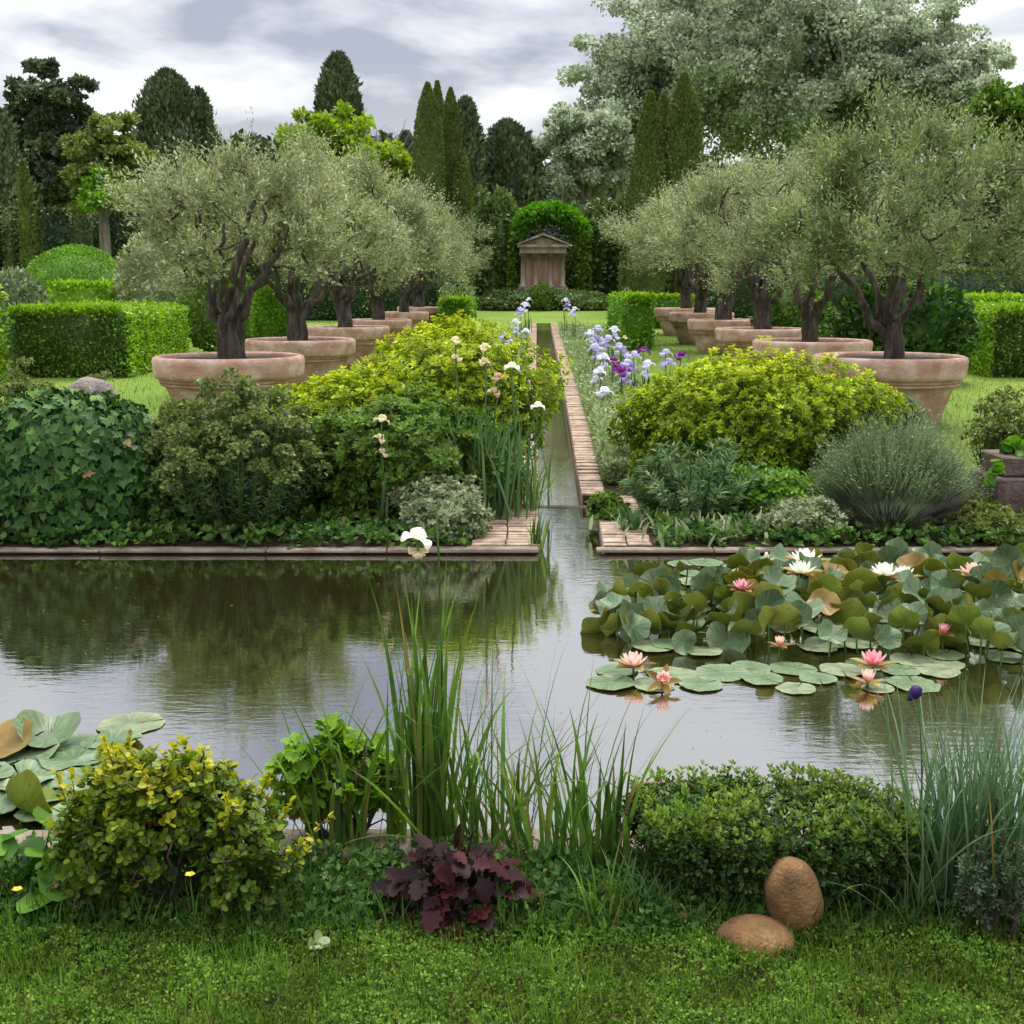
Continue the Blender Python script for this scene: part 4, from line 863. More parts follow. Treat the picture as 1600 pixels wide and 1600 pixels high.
# --- irises: stem + flower, standing along the rill and in the left bed
def iris_flower(key, seed, s=.11):
    global rng; rng = np.random.default_rng(seed); g = G()
    for k in range(3):
        for up in (1, 0):
            a = k * 2.094 + (.0 if up else 1.047) + uni(-.15, .15); h = np.array([math.cos(a), math.sin(a), 0]); W = np.array([-math.sin(a), math.cos(a), 0]); nr = 6
            t = np.linspace(0, 1, nr)
            if up: r_, z_ = .30 * np.sin(t * 2.9) + .05, t * .68
            else: r_, z_ = .08 + .85 * np.sin(t * 1.5), .22 * np.sin(t * 2.4) - .45 * t ** 3
            wd = .42 * np.sin(np.clip(t * .9 + .1, 0, 1) * 3.0) ** .7 + .05
            V = np.stack([h * r_[:, None] - W * wd[:, None] + [0, 0, 1] * (z_ + .04)[:, None], h * (r_ * 1.12)[:, None] + [0, 0, 1] * z_[:, None], h * r_[:, None] + W * wd[:, None] + [0, 0, 1] * (z_ + .04)[:, None]], 1) * s
            i = np.arange(nr - 1) * 3; F = np.concatenate([np.stack([i + j, i + j + 1, i + j + 4, i + j + 3], -1) for j in (0, 1)])
            g.add(V.reshape(-1, 3), F, uni(.2, .5) if not up else uni(.5, 1.))
    return g
_fl = {}
def flower_mesh(key, s=None):
    s = s or (.055 if key in ('cream', 'faded', 'white') else .105)
    if key not in _fl: o = iris_flower(key, len(_fl) + 300, s).build('flower', M[key]); _fl[key] = o.data; bpy.data.objects.remove(o)
    return _fl[key]
def iris(label, px, py, d, key, group, nfl=1, leaves_n=9, h=None):
    f = at(px, py, d); g0 = gz(d); hh = f[2] - g0; root = thing('iris_plant', label, 'iris', (f[0] + uni(-.03, .03), d, g0), group=group)
    g = G(); bx = f[0] - root.location[0]; c = curve((0, 0, -.02), (0, 0, hh * .6), (bx, 0, hh), 8, .004); tube(g, c, .008, .006, 5); g.build('stem', M['iris'], root)
    for k in range(nfl):
        o = bpy.data.objects.new('flower', flower_mesh(key)); col.objects.link(o); o.parent = root; o.location = (bx + (uni(-.05, .05) if k else 0), uni(-.03, .03), hh - k * uni(.09, .14) + .02)
        o.rotation_euler = (uni(-.3, .3), uni(-.3, .3), uni(0, 6.28)); s = uni(.85, 1.15); o.scale = (s, s, s)
    if leaves_n:
        g = G(); n = leaves_n; blades(g, np.stack([gauss(n) * .05, gauss(n) * .05, np.zeros(n)], -1), uni(0, 6.28, n), uni(.4, .85, n) * hh, np.abs(gauss(n)) * .15, uni(.1, .6, n), uni(.014, .026, n), 6); g.build('leaves', M['iris'], root)
    return root
rng = np.random.default_rng(151)
GI = 'bearded irises along the rill'
for args in (
 ('pale lilac iris nearest to the shrine on the left of the rill', 826, 470, 31, 'palelilac', 2), ('lilac iris with a purple-tinged bloom, second back on the left of the rill', 813, 486, 27, 'lilac', 2),
 ('pale bluish iris in the middle of the left rill edge', 806, 506, 24, 'palelilac', 3), ('lilac iris standing out left of the left rill iris row', 790, 528, 21, 'lilac', 2), ('small pale iris low by the left bricks', 822, 520, 23, 'palelilac', 1),
 ('tall lilac iris nearest to the shrine on the right of the rill', 884, 472, 29, 'lilac', 3), ('lilac iris with drooping pale bloom beside the far right rill end', 898, 486, 26, 'palelilac', 2),
 ('big pale lilac iris stem in the middle of the right group', 934, 517, 19.5, 'lilac', 3), ('pale lilac iris right beside the low hedge', 960, 518, 20, 'palelilac', 2), ('creamy white iris at the foot of the low hedge', 976, 530, 19.5, 'cream', 1),
 ('white iris low in the right group', 943, 562, 16.5, 'palelilac', 2), ('reddish purple iris low in the right group', 958, 568, 16, 'purple', 2), ('lilac iris touching the golden shrub', 980, 572, 15.5, 'lilac', 3),
 ('dark purple iris standing highest above the golden shrub', 1006, 552, 15, 'purple', 1), ('lilac iris between the two dark purple ones', 1040, 556, 14.8, 'lilac', 2), ('dark purple iris farthest right, in front of the pots', 1064, 560, 15.2, 'purple', 1),
 ('pale lilac iris behind the big one, close to the bricks', 922, 524, 20.5, 'palelilac', 2), ('lilac iris low between the bricks and the big one', 930, 548, 17.2, 'lilac', 2), ('second lilac iris beside the low hedge corner', 968, 545, 17.5, 'lilac', 2),
 ('lilac iris just left of the highest dark purple one', 990, 560, 15.6, 'lilac', 2), ('pale iris directly under the highest dark purple one', 1012, 574, 14.9, 'palelilac', 2), ('small purple iris half hidden by the golden shrub', 972, 584, 14.6, 'purple', 1), ('white-lilac iris nearest to the right bricks', 936, 584, 15.0, 'palelilac', 2),
 ('pale lilac iris at the far left rill end below the arch', 820, 478, 29, 'palelilac', 2), ('lilac iris low behind the left golden shrub', 796, 540, 19, 'lilac', 2),
 ('lone faded lilac iris low by the right rill bricks', 944, 618, 13.6, 'palelilac', 1), ('pale lilac iris at the back of the right group', 950, 534, 18.5, 'lilac', 2)):
    iris(args[0], *args[1:5], GI, args[5])
GC = 'cream irises in the left bed'
for args in (('faded cream iris leftmost of the tall cream ones above the golden shrub', 712, 538, 8.3, 'cream', 2), ('cream iris with brown spent petals, tallest of the left bed', 758, 548, 8.2, 'cream', 2), ('spent brownish iris below the tall cream ones', 778, 596, 8.25, 'faded', 2),
             ('white iris on the right of the tall cream ones', 800, 578, 8.3, 'white', 1), ('single white iris bloom over the rill', 840, 640, 8.5, 'white', 1)):
    iris(args[0], *args[1:5], GC, args[5], leaves_n=5)
iris('cream yellow-centred iris bloom in front of the green rose bush', 596, 662, 7.95, 'cream', 'cream irises in the left bed', 3, 4)
def ground_cover():
    global rng; rng = np.random.default_rng(160); g = G()
    n = 9000; y = STEP + .4 + (32 - STEP) * rnd(n) ** 1.7; x = np.array([rill_r(v) + .2 for v in y]) + np.abs(gauss(n)) * (.16 + .012 * y)
    P = np.stack([x, y, np.array([gz(v) for v in y]) + uni(0, .16, n)], -1); rosettes(g, P, np.broadcast_to([0, -.1, 1.], (n, 3)) + gauss(n, 3) * .4, 4, .07, .4, 'dia', .7)
    n = 3000; y = 10 + 20 * rnd(n); x = np.array([rill_l(v) - .2 for v in y]) - np.abs(gauss(n)) * .22; P = np.stack([x, y, np.array([gz(v) for v in y]) + uni(0, .18, n)], -1)
    rosettes(g, P, np.broadcast_to([0, -.1, 1.], (n, 3)) + gauss(n, 3) * .4, 4, .06, .4, 'dia', .7)
    tag(g.build('ground_cover', M['stachys']), 'grey-green ground cover spreading along the brick edges of the rill', 'ground cover', kind='stuff')
    g = G(); n = 6500; x = np.concatenate([uni(-4.2, rill_l(8) - .45, n // 2), uni(rill_r(8) + .32, 4.2, n // 2)]); y = uni(7.40, 9.2, len(x)); P = np.stack([x, y, np.array([gz(v) for v in y]) + uni(0, .10, len(x))], -1)
    rosettes(g, P, np.broadcast_to([0, -.3, 1.], (len(x), 3)) + gauss(len(x), 3) * .4, 5, .05, .6, 'leaf', .8)
    tag(g.build('bank_undergrowth', M['weed']), 'low green undergrowth covering the soil of the far bank', 'undergrowth', kind='stuff')
    g = G(); n = 60000; y = 10.2 + 26 * rnd(n) ** 1.6; x = uni(-.62, .62, n) * y; k = (x < np.interp(y, [9, 36], [-.1, .3])) | (x > np.interp(y, [9, 36], [.75, 1.2]))
    x, y = x[k], y[k]; n = len(x); blades(g, np.stack([x, y, np.interp(y, GY, GZ)], -1), uni(0, 6.28, n), uni(.03, .07, n), np.abs(gauss(n)) * .4, uni(0, .5, n), .004 + y * .0006, 1)
    tag(g.build('lawn_grass', M['lawn']), 'short mown grass of the lawn between the pot rows and hedges', 'grass', kind='stuff')
ground_cover()
def trough():
    d = 7.95; p = at(1552, 850, d); root = thing('stone_trough', 'dark weathered stone trough stepped in two tiers at the right edge', 'trough', (p[0], d, gz(d)))
    s = d / FPX; z = lambda y: zat(y, d) - gz(d)
    g = G(); g.box((0, 0, -.05), (.9, .5, z(748))); o = g.build('base', M['darkstone'], root, False); o.modifiers.new('edge', 'BEVEL').width = .012
    g = G(); g.box((.05, .05, z(748) + .003), (.85, .45, z(716))); o = g.build('rim', M['darkstone'], root, False); o.modifiers.new('edge', 'BEVEL').width = .012
    q = at(1590, 712, d + .2); g = G(); r2 = thing('trough_plant', 'yellow-green broad leaves growing out of the dark stone trough', 'plant', q); n = 34
    leaves(g, np.stack([gauss(n) * .06, gauss(n) * .05, uni(-.03, .06, n)], -1), gauss(n, 3) * .7 + [-.2, -.2, .6], .10, .8, 'round', N=np.broadcast_to([0, -.4, 1], (n, 3))); g.build('leaves', M['bigleaf'], r2)
    q = at(1548, 740, 7.85); r3 = thing('yellow_leaf_plant', 'single bright yellow-green leaf cluster left of the dark trough', 'plant', (q[0], q[1], gz(7.85))); g = G(); n = 9
    hz = q[2] - gz(7.85); leaves(g, np.stack([gauss(n) * .03, gauss(n) * .02, hz + gauss(n) * .03], -1), gauss(n, 3) * .6 + [0, -.2, .1], .09, .85, 'round', N=np.broadcast_to([0, -.8, .7], (n, 3))); g.build('leaves', M['bigleaf'], r3)
    w = G(); tube(w, curve((0, .02, 0), (.02, .02, hz * .5), (0, 0, hz), 5), .006, .004, 4); w.build('stem', M['weed'], r3)
trough()
def small_marks():
    d = 26; p = at(497, 488, d); g = G(); lathe(g, [(0, -.1), (.10, -.1), (.10, .05), (.075, .08), (.06, .2), (.075, .24), (.04, .3), (0, .32)], 14)
    tag(g.build('stone_finial', M['whitestone'], loc=(p[0], d, gz(d))), 'small pale stone finial on the lawn behind the second left pot', 'stone ornament')
    for i, (px, py, dd, lab) in enumerate(((715, 432, 36, 'tall pale flower plumes before the clipped column trio'), (990, 452, 30, 'pale flower plumes behind the small right hedge'))):
        q = at(px, py, dd); r = thing('plume_plant', lab, 'plant', (q[0], dd, gz(dd))); h = q[2] - gz(dd); w = G()
        for k in range(6):
            x = -.4 + .16 * k + uni(-.05, .05); hh = h * uni(.75, 1.05); tube(w, [(x * .6, 0, 0), (x, 0, hh * .7)], .015, .012, 4); n = 110; g = G(); tube(g, [(x, 0, hh * .6), (x, 0, hh)], .03, .01, 5)
            leaves(g, np.stack([x + gauss(n) * .05, gauss(n) * .05, uni(.62, 1, n) * hh], -1), gauss(n, 3) + [0, 0, 1], .08, .6); g.build('flower_plume', M['stachys'], r)
        w.build('stems', M['weed'], r)
small_marks()

# ------------------------------------------------------------------ water lilies
def pad_mesh(seed, rad=.14, cup=0., wave=.04, roll=0., mats=('padtop', 'padunder')):
    """round leaf with a slit; cup > 0 lifts the rim, roll folds it about the slit"""
    global rng; rng = np.random.default_rng(seed); na, nr = 30, 5
    th = np.linspace(.035, 6.248, na); rr = np.linspace(.0, 1, nr + 1)[1:]
    p1, p2 = uni(0, 6.28), uni(0, 6.28)
    edge = 1 + .03 * np.sin(5 * th + p1) + .02 * np.sin(9 * th + p2)
    X = [(0, 0, 0)]
    for r in rr:
        x = np.cos(th) * r * edge; y = np.sin(th) * r * edge
        z = cup * r ** 2.2 + wave * r ** 2 * (np.sin(3 * th + p1) + .7 * np.sin(5 * th + p2)) + roll * y ** 2 * np.sign(roll) * np.sign(roll) + .01 * np.sin(11 * th) * r
        X += list(zip(x, y, z))
    V = np.array(X) * rad; idx = lambda k, j: 1 + k * na + j
    F3 = np.array([(0, idx(0, j), idx(0, j + 1)) for j in range(na - 1)]); F4 = np.array([(idx(k, j), idx(k + 1, j), idx(k + 1, j + 1), idx(k, j + 1)) for k in range(nr - 1) for j in range(na - 1)])
    ex = np.concatenate([[.8], np.repeat(np.linspace(.35, .7, nr), na) + .22 * np.tile(np.sin(np.arange(na) * math.pi * .999), nr)]) + .08 * gauss(len(V))
    g = G(); g.add(V, [F3, F4], np.clip(ex, 0, 1)); g.add(V - [0, 0, .002], [F3[:, ::-1], F4[:, ::-1]], np.clip(ex + uni(-.2, .4), 0, 1), mi=1)
    o = g.build('lily_pad', [M[mats[0]], M[mats[1]]]); me = o.data; bpy.data.objects.remove(o); return me
FLAT = [pad_mesh(400 + k, .10, .0, .012, mats=('padpale' if k % 2 else 'padtop', 'padunder')) for k in range(4)]
UPR = [pad_mesh(420 + k, .078, uni(-.15, .45), .16, uni(.2, .7), mats=('padtop', 'padunder')) for k in range(6)]
BRN = [pad_mesh(440 + k, .095, .1, .1, .3, mats=('padbrown', 'padunder')) for k in range(2)]
def pad(me, loc, tilt, az, s, label, group, spin=0., stem=True):
    root = thing('lily_pad', label, 'lily pad', loc, group=group)
    o = bpy.data.objects.new('leaf_blade', me); col.objects.link(o); o.parent = root; o.rotation_mode = 'ZXZ' if False else 'XYZ'
    from mathutils import Euler, Matrix
    m = Matrix.Rotation(az, 3, 'Z') @ Matrix.Rotation(tilt, 3, 'X') @ Matrix.Rotation(spin, 3, 'Z'); o.rotation_euler = m.to_euler(); o.scale = (s, s, s)
    if stem and loc[2] > WATER + .03:
        g = G(); hh = loc[2] - WATER; tube(g, curve((uni(-.04, .04), uni(-.02, .05), -hh - .04), (0, .0, -hh * .5), (0, 0, -.003), 5), .005, .004, 5); g.build('leaf_stalk', M['reed'], root)
    return root
def right_lilies():
    global rng; rng = np.random.default_rng(450)
    n = 0; used = []
    for tries in range(5000):
        px, py = uni(925, 1680), uni(905, 1050)
        lo = np.interp(px, [925, 1000, 1150, 1300, 1680], [968, 925, 905, 880, 880]); hi = np.interp(px, [925, 1000, 1250, 1400, 1680], [985, 1020, 1022, 1040, 1055])
        if not lo < py < hi: continue
        p = hit(px, py, WATER)
        if any((p[0] - q[0]) ** 2 + (p[1] - q[1]) ** 2 < .084 ** 2 for q in used): continue
        used.append(p); f = rnd(); hz = float(uni(.02, .12) + .04 * (px > 1150)); up = rnd() < .72
        if up:
            # many blades stand up with the pale top turned away or the green back turned to the viewer
            tilt = uni(.35, 1.35); az = uni(-1., 1.) + (math.pi if rnd() < .55 else 0); me = UPR[int(rng.integers(6))] if rnd() < .9 else BRN[int(rng.integers(2))]
            pad(me, (p[0], p[1], WATER + hz), tilt, az, uni(.65, 1.3), 'tilted lily leaf lifted out of the water in the crowded right-hand lily patch', 'raised leaves of the right lily patch', uni(0, 6.28))
        else:
            pad(FLAT[int(rng.integers(4))], (p[0], p[1], WATER + .006 + .002 * (n % 5)), uni(-.05, .05), uni(0, 6.28), uni(.8, 1.15), 'flat lily pad lying among the raised leaves of the right lily patch', 'flat pads inside the right lily patch')
        n += 1
        if n >= 270: break
    k = 0; used = []
    for tries in range(400):
        if tries % 3 == 0: px, py = uni(1060, 1420), uni(872, 915)
        elif tries % 3 == 1: px, py = uni(1150, 1470), uni(1036, 1080)
        else: px, py = uni(950, 1180), uni(1040, 1072)
        p = hit(px, py, WATER)
        if any((p[0] - q[0]) ** 2 + (p[1] - q[1]) ** 2 < .15 ** 2 for q in used): continue
        used.append(p); back = py < 930
        pad(FLAT[int(rng.integers(4))], (p[0], p[1], WATER + .004 + .0015 * (k % 6)), uni(-.05, .05), uni(0, 6.28), uni(.65, 1.2),
            'pale flat pad floating by the far kerb behind the white water lilies' if back else 'pale flat pad floating along the front edge of the right lily patch', 'flat pads behind the white lilies' if back else 'flat pads at the front of the right patch', stem=False)
        k += 1
        if k > 46: break
right_lilies()
def left_lilies():
    global rng; rng = np.random.default_rng(460); used = []; k = 0
    big = [pad_mesh(470 + i, .12, .12, .06, mats=('padtop', 'padunder')) for i in range(3)]
    for tries in range(400):
        px, py = uni(-120, 175), uni(1150, 1290); p = hit(px, py, WATER)
        if any((p[0] - q[0]) ** 2 + (p[1] - q[1]) ** 2 < .13 ** 2 for q in used): continue
        used.append(p); pad(big[k % 3], (p[0], p[1], WATER + .005 + .006 * (k % 4)), uni(-.16, .16), uni(0, 6.28), uni(.8, 1.1), 'overlapping grey-green pad floating in the left-hand lily group near the kerb', 'pads of the left lily group', stem=False); k += 1
        if k > 20: break
    p = hit(205, 1132, WATER); pad(FLAT[1], (p[0], p[1], WATER + .004), 0, .4, 1.25, 'lone pale pad floating just right of the left lily group', None, stem=False)
    p = hit(60, 1165, WATER); pad(pad_mesh(480, .12, .2, .05, .5), (p[0] + .04, p[1], WATER + .035), .24, .5, .95, 'big grey folded lily leaf raised at the back of the left group', None, 1.2)
    p = hit(5, 1170, WATER); pad(pad_mesh(481, .13, .1, .05, .3, mats=('padbrown', 'padunder')), (p[0], p[1] - .05, WATER + .035), .22, -.15, 1., 'yellowing brown lily leaf raised at the left picture edge', None, 2.2)
    p = hit(40, 1285, WATER); pad(pad_mesh(482, .085, .3, .05, .9, mats=('padunder', 'padunder')), (p[0], p[1], WATER + .04), .8, 2.6, 1., 'small rolled olive lily leaf by the near kerb at left', None, .3)
left_lilies()
def lily_flower(label, px, py, d, key, s, closed=.0, tiltx=0.):
    global rng; rng = np.random.default_rng(int(px) + 7)
    p = at(px, py, d); root = thing('water_lily', label, 'flower', p); g = G()
    for ring, (n, el, ln) in enumerate(((8, .35, 1.), (8, .75, .95), (7, 1.1, .85), (6, 1.35, .7))):
        el = el + closed * (1.4 - el)
        for k in range(n):
            a = k * 6.283 / n + ring * .4 + uni(-.08, .08); h = np.array([math.cos(a), math.sin(a), 0]); W = np.array([-math.sin(a), math.cos(a), 0]); t = np.linspace(0, 1, 6)
            e = el + .5 * t; r_ = np.concatenate([[0], np.cumsum(np.cos(e[:-1]) * .2)]); z_ = np.concatenate([[0], np.cumsum(np.sin(e[:-1]) * .2)])
            wd = .17 * np.sin(np.clip(t * .93 + .07, 0, 1) * 3.05) ** .8 + .012
            V = np.stack([h * r_[:, None] - W * wd[:, None] + [0, 0, .05] * np.sin(t * 3)[:, None], h * r_[:, None] + [0, 0, 1] * (z_ * 0)[:, None], h * r_[:, None] + W * wd[:, None] + [0, 0, .05] * np.sin(t * 3)[:, None]], 1)
            V[:, :, 2] += z_[:, None]; i = np.arange(5) * 3; F = np.concatenate([np.stack([i + j, i + j + 1, i + j + 4, i + j + 3], -1) for j in (0, 1)])
            g.add(V.reshape(-1, 3) * s * .7 * ln, F, np.repeat(np.clip(.25 + .6 * t + .08 * gauss(), 0, 1) if ring < 3 else .2 + .3 * t, 3))
    o = g.build('petals', M[key], root); o.rotation_euler = (tiltx, 0, 0)
    g = G(); n = 40; dd = sphere_dirs(n, .4, 1); leaves(g, dd * s * .05, dd + [0, 0, .6], s * .32, .25); o = g.build('stamens', M['yellow'], root); o.rotation_euler = (tiltx, 0, 0)
    if closed < .9:
        g = G(); n = 5; a = np.arange(n) * 6.283 / n; leaves(g, np.zeros((n, 3)) - [0, 0, .004], np.stack([np.cos(a), np.sin(a), np.full(n, .25)], -1), s * .95, .4, 'leaf', N=np.broadcast_to([0, 0, 1.], (n, 3)), spread=0); o = g.build('sepals', M['padbrown'], root); o.rotation_euler = (tiltx, 0, 0)
    w = G(); hh = max(.02, p[2] - WATER); tube(w, curve((.01, .02, -hh - .05), (0, .02, -hh * .5), (0, 0, 0), 5), .006, .005, 5); w.build('stalk', M['reed'], root)
lily_flower('larger white water lily opening above its neighbour, far right patch', 1258, 882, 6.50, 'white', .15)
lily_flower('white water lily lying open just below the larger white one', 1252, 898, 6.20, 'white', .13)
lily_flower('closed creamy lily bud left of the two white water lilies', 1197, 882, 6.50, 'white', .10, closed=.9)
lily_flower('white water lily half sunk among leaves, left of a pair', 1382, 902, 6.10, 'white', .13)
lily_flower('small white water lily at the right of a pair among leaves', 1412, 905, 6.10, 'white', .11, closed=.3)
lily_flower('white water lily with a pinkish base near the right edge', 1520, 900, 6.20, 'palepink', .12)
lily_flower('bright pink water lily among leaves at the back of the patch', 1160, 923, 5.90, 'pink', .10, closed=.1)
lily_flower('dark pink water lily at the left tip of the lily patch', 940, 955, 5.8, 'pink', .09, closed=.4)
lily_flower('open pink water lily floating alone over its reflection', 990, 1043, 4.95, 'palepink', .11, closed=.15)
lily_flower('drooping faded pink lily beside the floating pink one', 1035, 1066, 4.8, 'palepink', .09, closed=.5, tiltx=.8)
lily_flower('vivid pink water lily standing highest before the tall grass', 1364, 1042, 4.98, 'pink', .115, closed=.25)
lily_flower('pink water lily just under the vivid standing one', 1356, 1068, 4.8, 'palepink', .09, closed=.5)
lily_flower('little pale pink lily bud low in the middle of the patch', 1218, 1010, 5.2, 'palepink', .07, closed=.5)
lily_flower('red-pink lily half hidden by leaves on the right', 1475, 992, 5.3, 'pink', .08, closed=.5)

# ------------------------------------------------------------------ near bank: iris reeds, shrubs, stones, grass
def reed_clump(label, px, d, n, L, seed, lean=.2, droop=(.1, 1.0), width=.0155, basew=.05, kink=.25, key='reed', cat='iris', name='iris_reeds'):
    return strappy(name, label, px, 1330, d, n, L, 1., key, seed, width, cat, droop, lean, base=-.05, basew=basew, kink=kink, K=9)
GR = 'iris clumps along the near kerb'
R0 = reed_clump('tallest dense iris clump rising over the pond, carrying the white bloom', 668, 3.32, 58, .93, 501, lean=.10, droop=(.0, .5), basew=.038)
reed_clump('open iris fan left of the tallest clump, one browned leaf among green', 540, 3.30, 22, .60, 502, lean=.15, basew=.05, kink=.25)
reed_clump('iris clump of spreading blades at the foot of the tallest one', 720, 3.30, 36, .62, 503, lean=.34, droop=(.3, 1.5), basew=.06, kink=.2)
reed_clump('iris clump of stiff pointed blades in the middle of the near kerb', 868, 3.22, 30, .52, 504, lean=.20, basew=.05, kink=.15)
reed_clump('iris fan of broad upright blades nearest the boxwood', 948, 3.18, 22, .54, 505, lean=.12, droop=(.0, .8), width=.016, basew=.035, kink=.2)
reed_clump('thin iris clump between the two middle fans', 800, 3.30, 22, .52, 506, lean=.25, droop=(.2, .9), basew=.06, kink=.2)
reed_clump('wispy flowering sedge with long arching stems over the water', 760, 3.34, 60, .76, 507, lean=.45, droop=(.3, 1.2), width=.0048, basew=.06, kink=.0, cat='sedge', name='sedge')
reed_clump('sparse sedge stems arching towards the pink lily', 905, 3.3, 22, .68, 508, lean=.5, droop=(.4, 1.3), width=.0048, basew=.06, kink=.0, cat='sedge', name='sedge')
reed_clump('sparse sedge stems leaning left above the green shrub', 520, 3.36, 22, .64, 509, lean=.4, droop=(.2, .9), width=.0048, basew=.06, kink=.0, cat='sedge', name='sedge')
def near_flower():
    d = 3.34; f = at(652, 845, d); root = thing('white_iris', 'white iris bloom with spent yellow petals on a tall stem over the pond', 'iris', (f[0] + .02, d, -.05))
    w = G(); h = f[2] + .05; tube(w, curve((0, 0, 0), (.01, 0, h * .6), (-.02, 0, h), 8), .006, .0045, 6); tube(w, curve((.045, .01, 0), (.05, 0, h * .6), (.035, 0, h + .10), 8), .006, .003, 6); w.build('stem', M['reed'], root)
    g = iris_flower('white', 61, .048); g.build('flower', M['white'], root, loc=(-.02, 0, h + .005)).rotation_euler = (.2, .3, .4)
    g = iris_flower('cream', 62, .032); g.build('spent_flower', M['cream'], root, loc=(-.016, -.004, h - .03)).rotation_euler = (2.6, .2, .4)
    d = 3.3; f = at(1430, 1082, 3.05); root = thing('violet_bud', 'dark violet iris bud hanging before the right tall grass', 'flower', (f[0], 3.05, -.05)); h = f[2] + .05
    w = G(); tube(w, curve((.06, .05, 0), (.05, .02, h * .7), (0, 0, h + .01), 8), .003, .002, 5); w.build('stem', M['bluegrass'], root)
    g = G(); lathe(g, [(.0, -.035), (.006, -.028), (.016, -.008), (.018, .006), (.010, .018), (.0, .022)], 8); g.build('flower', M['darkviolet'], root, loc=(0, 0, h)).rotation_euler = (.3, .5, 0)
near_flower()
def twig_shrub(name, label, px, pbot, ptop, wpx, d, key, seed, nclu, per, size, tpl, ratio=.7, base=-.05, lift=.35, tm=.5, young=.5, ry=.6):
    """open shrub: visible crooked stems, leaves gathered on the twigs"""
    global rng; rng = np.random.default_rng(seed); c0 = at(px, pbot, d); h = zat(ptop, d) - base; rx = wpx / 2 / FPX * d
    root = thing(name, label, 'shrub', (c0[0], d, base)); w = G(); g = G(); P = []
    for k in range(9):
        a = uni(0, 6.28); e = np.array([math.cos(a) * rx * uni(.4, .95), math.sin(a) * rx * ry * uni(.3, .9), h * uni(.5, .92)])
        c = curve((uni(-.03, .03), uni(-.03, .03), -.02), e * [.55, .55, .35], e, 9, .008); tube(w, c, .009, .003, 5); P.append(c[3:])
    P = np.concatenate(P); d_ = sphere_dirs(nclu, -.55, 1); nb = 12; bx = np.linspace(-.66, .66, nb); bc = np.stack([bx * rx, uni(-.25, .25, nb) * rx, h * (uni(.36, .68, nb) - .22 * np.abs(bx) * uni(.3, 1.4, nb))], -1); bi = rng.integers(nb, size=nclu)
    br = np.stack([uni(.3, .46, nb) * rx, uni(.3, .42, nb) * rx, h * uni(.30, .42, nb)], -1); cl = bc[bi] + d_ * br[bi] * (uni(.35, 1, nclu) ** .6)[:, None]
    ns = nclu // 26; si = rng.integers(nclu, size=ns); sp = cl[si]; st = nrm(d_[si] * [1, 1, .3] + [0, 0, .9]) * uni(.06, .13, ns)[:, None] * h / .5
    for q, v in zip(sp, st):
        tube(w, np.array([q, q + v * .5, q + v]), .002, .001, 3); fr = np.linspace(.1, 1, 7)[:, None]; pp = np.repeat(q + v * fr, 2, 0); leaves(g, pp, gauss(14, 3) * .7 + v / np.linalg.norm(v) * .7, size * uni(.6, 1.1, 14), ratio, tpl, N=np.broadcast_to([0, -.2, 1.], (14, 3)), T=np.clip(tm + young * .5 + .1 * gauss(14), 0, 1)); cl[:, 2] = np.maximum(cl[:, 2], h * .08)
    for q in cl[np.argsort(np.linalg.norm(cl, axis=1))]:
        s = P[int(np.argmin(np.linalg.norm(P - q, axis=1)))]; c = curve(s, (s + q) / 2 + [0, 0, .01], q, 4, .004); tube(w, c, .003, .0012, 4); P = np.concatenate([P, c[1:]])
    n = nclu; A = nrm(d_ + [0, 0, .6] + gauss(n, 3) * .3); t = np.clip(tm + young * (cl[:, 2] / h - .55) + .15 * gauss(n), 0, 1)
    for j in range(3): rosettes(g, cl - A * size * .55 * j + gauss(n, 3) * size * .2, A, per, size * (1 + .1 * j), ratio, tpl, .9, T=np.clip(t - .08 * j, 0, 1))
    w.build('stems', M['darkbark'], root); g.build('foliage', M[key], root); return root
twig_shrub('golden_shrub', 'loose gold-tipped shrub with bare dark stems at the near left', 270, 1440, 1150, 420, 3.0, 'goldnear', 521, 900, 4, .021, 'round', young=.9, tm=.45)
twig_shrub('lobed_shrub', 'bright green shrub of lobed leaves between the golden shrub and the iris clumps', 530, 1330, 1128, 215, 3.36, 'lobed', 522, 130, 4, .038, 'lobed', ratio=.9, young=.3, tm=.5)
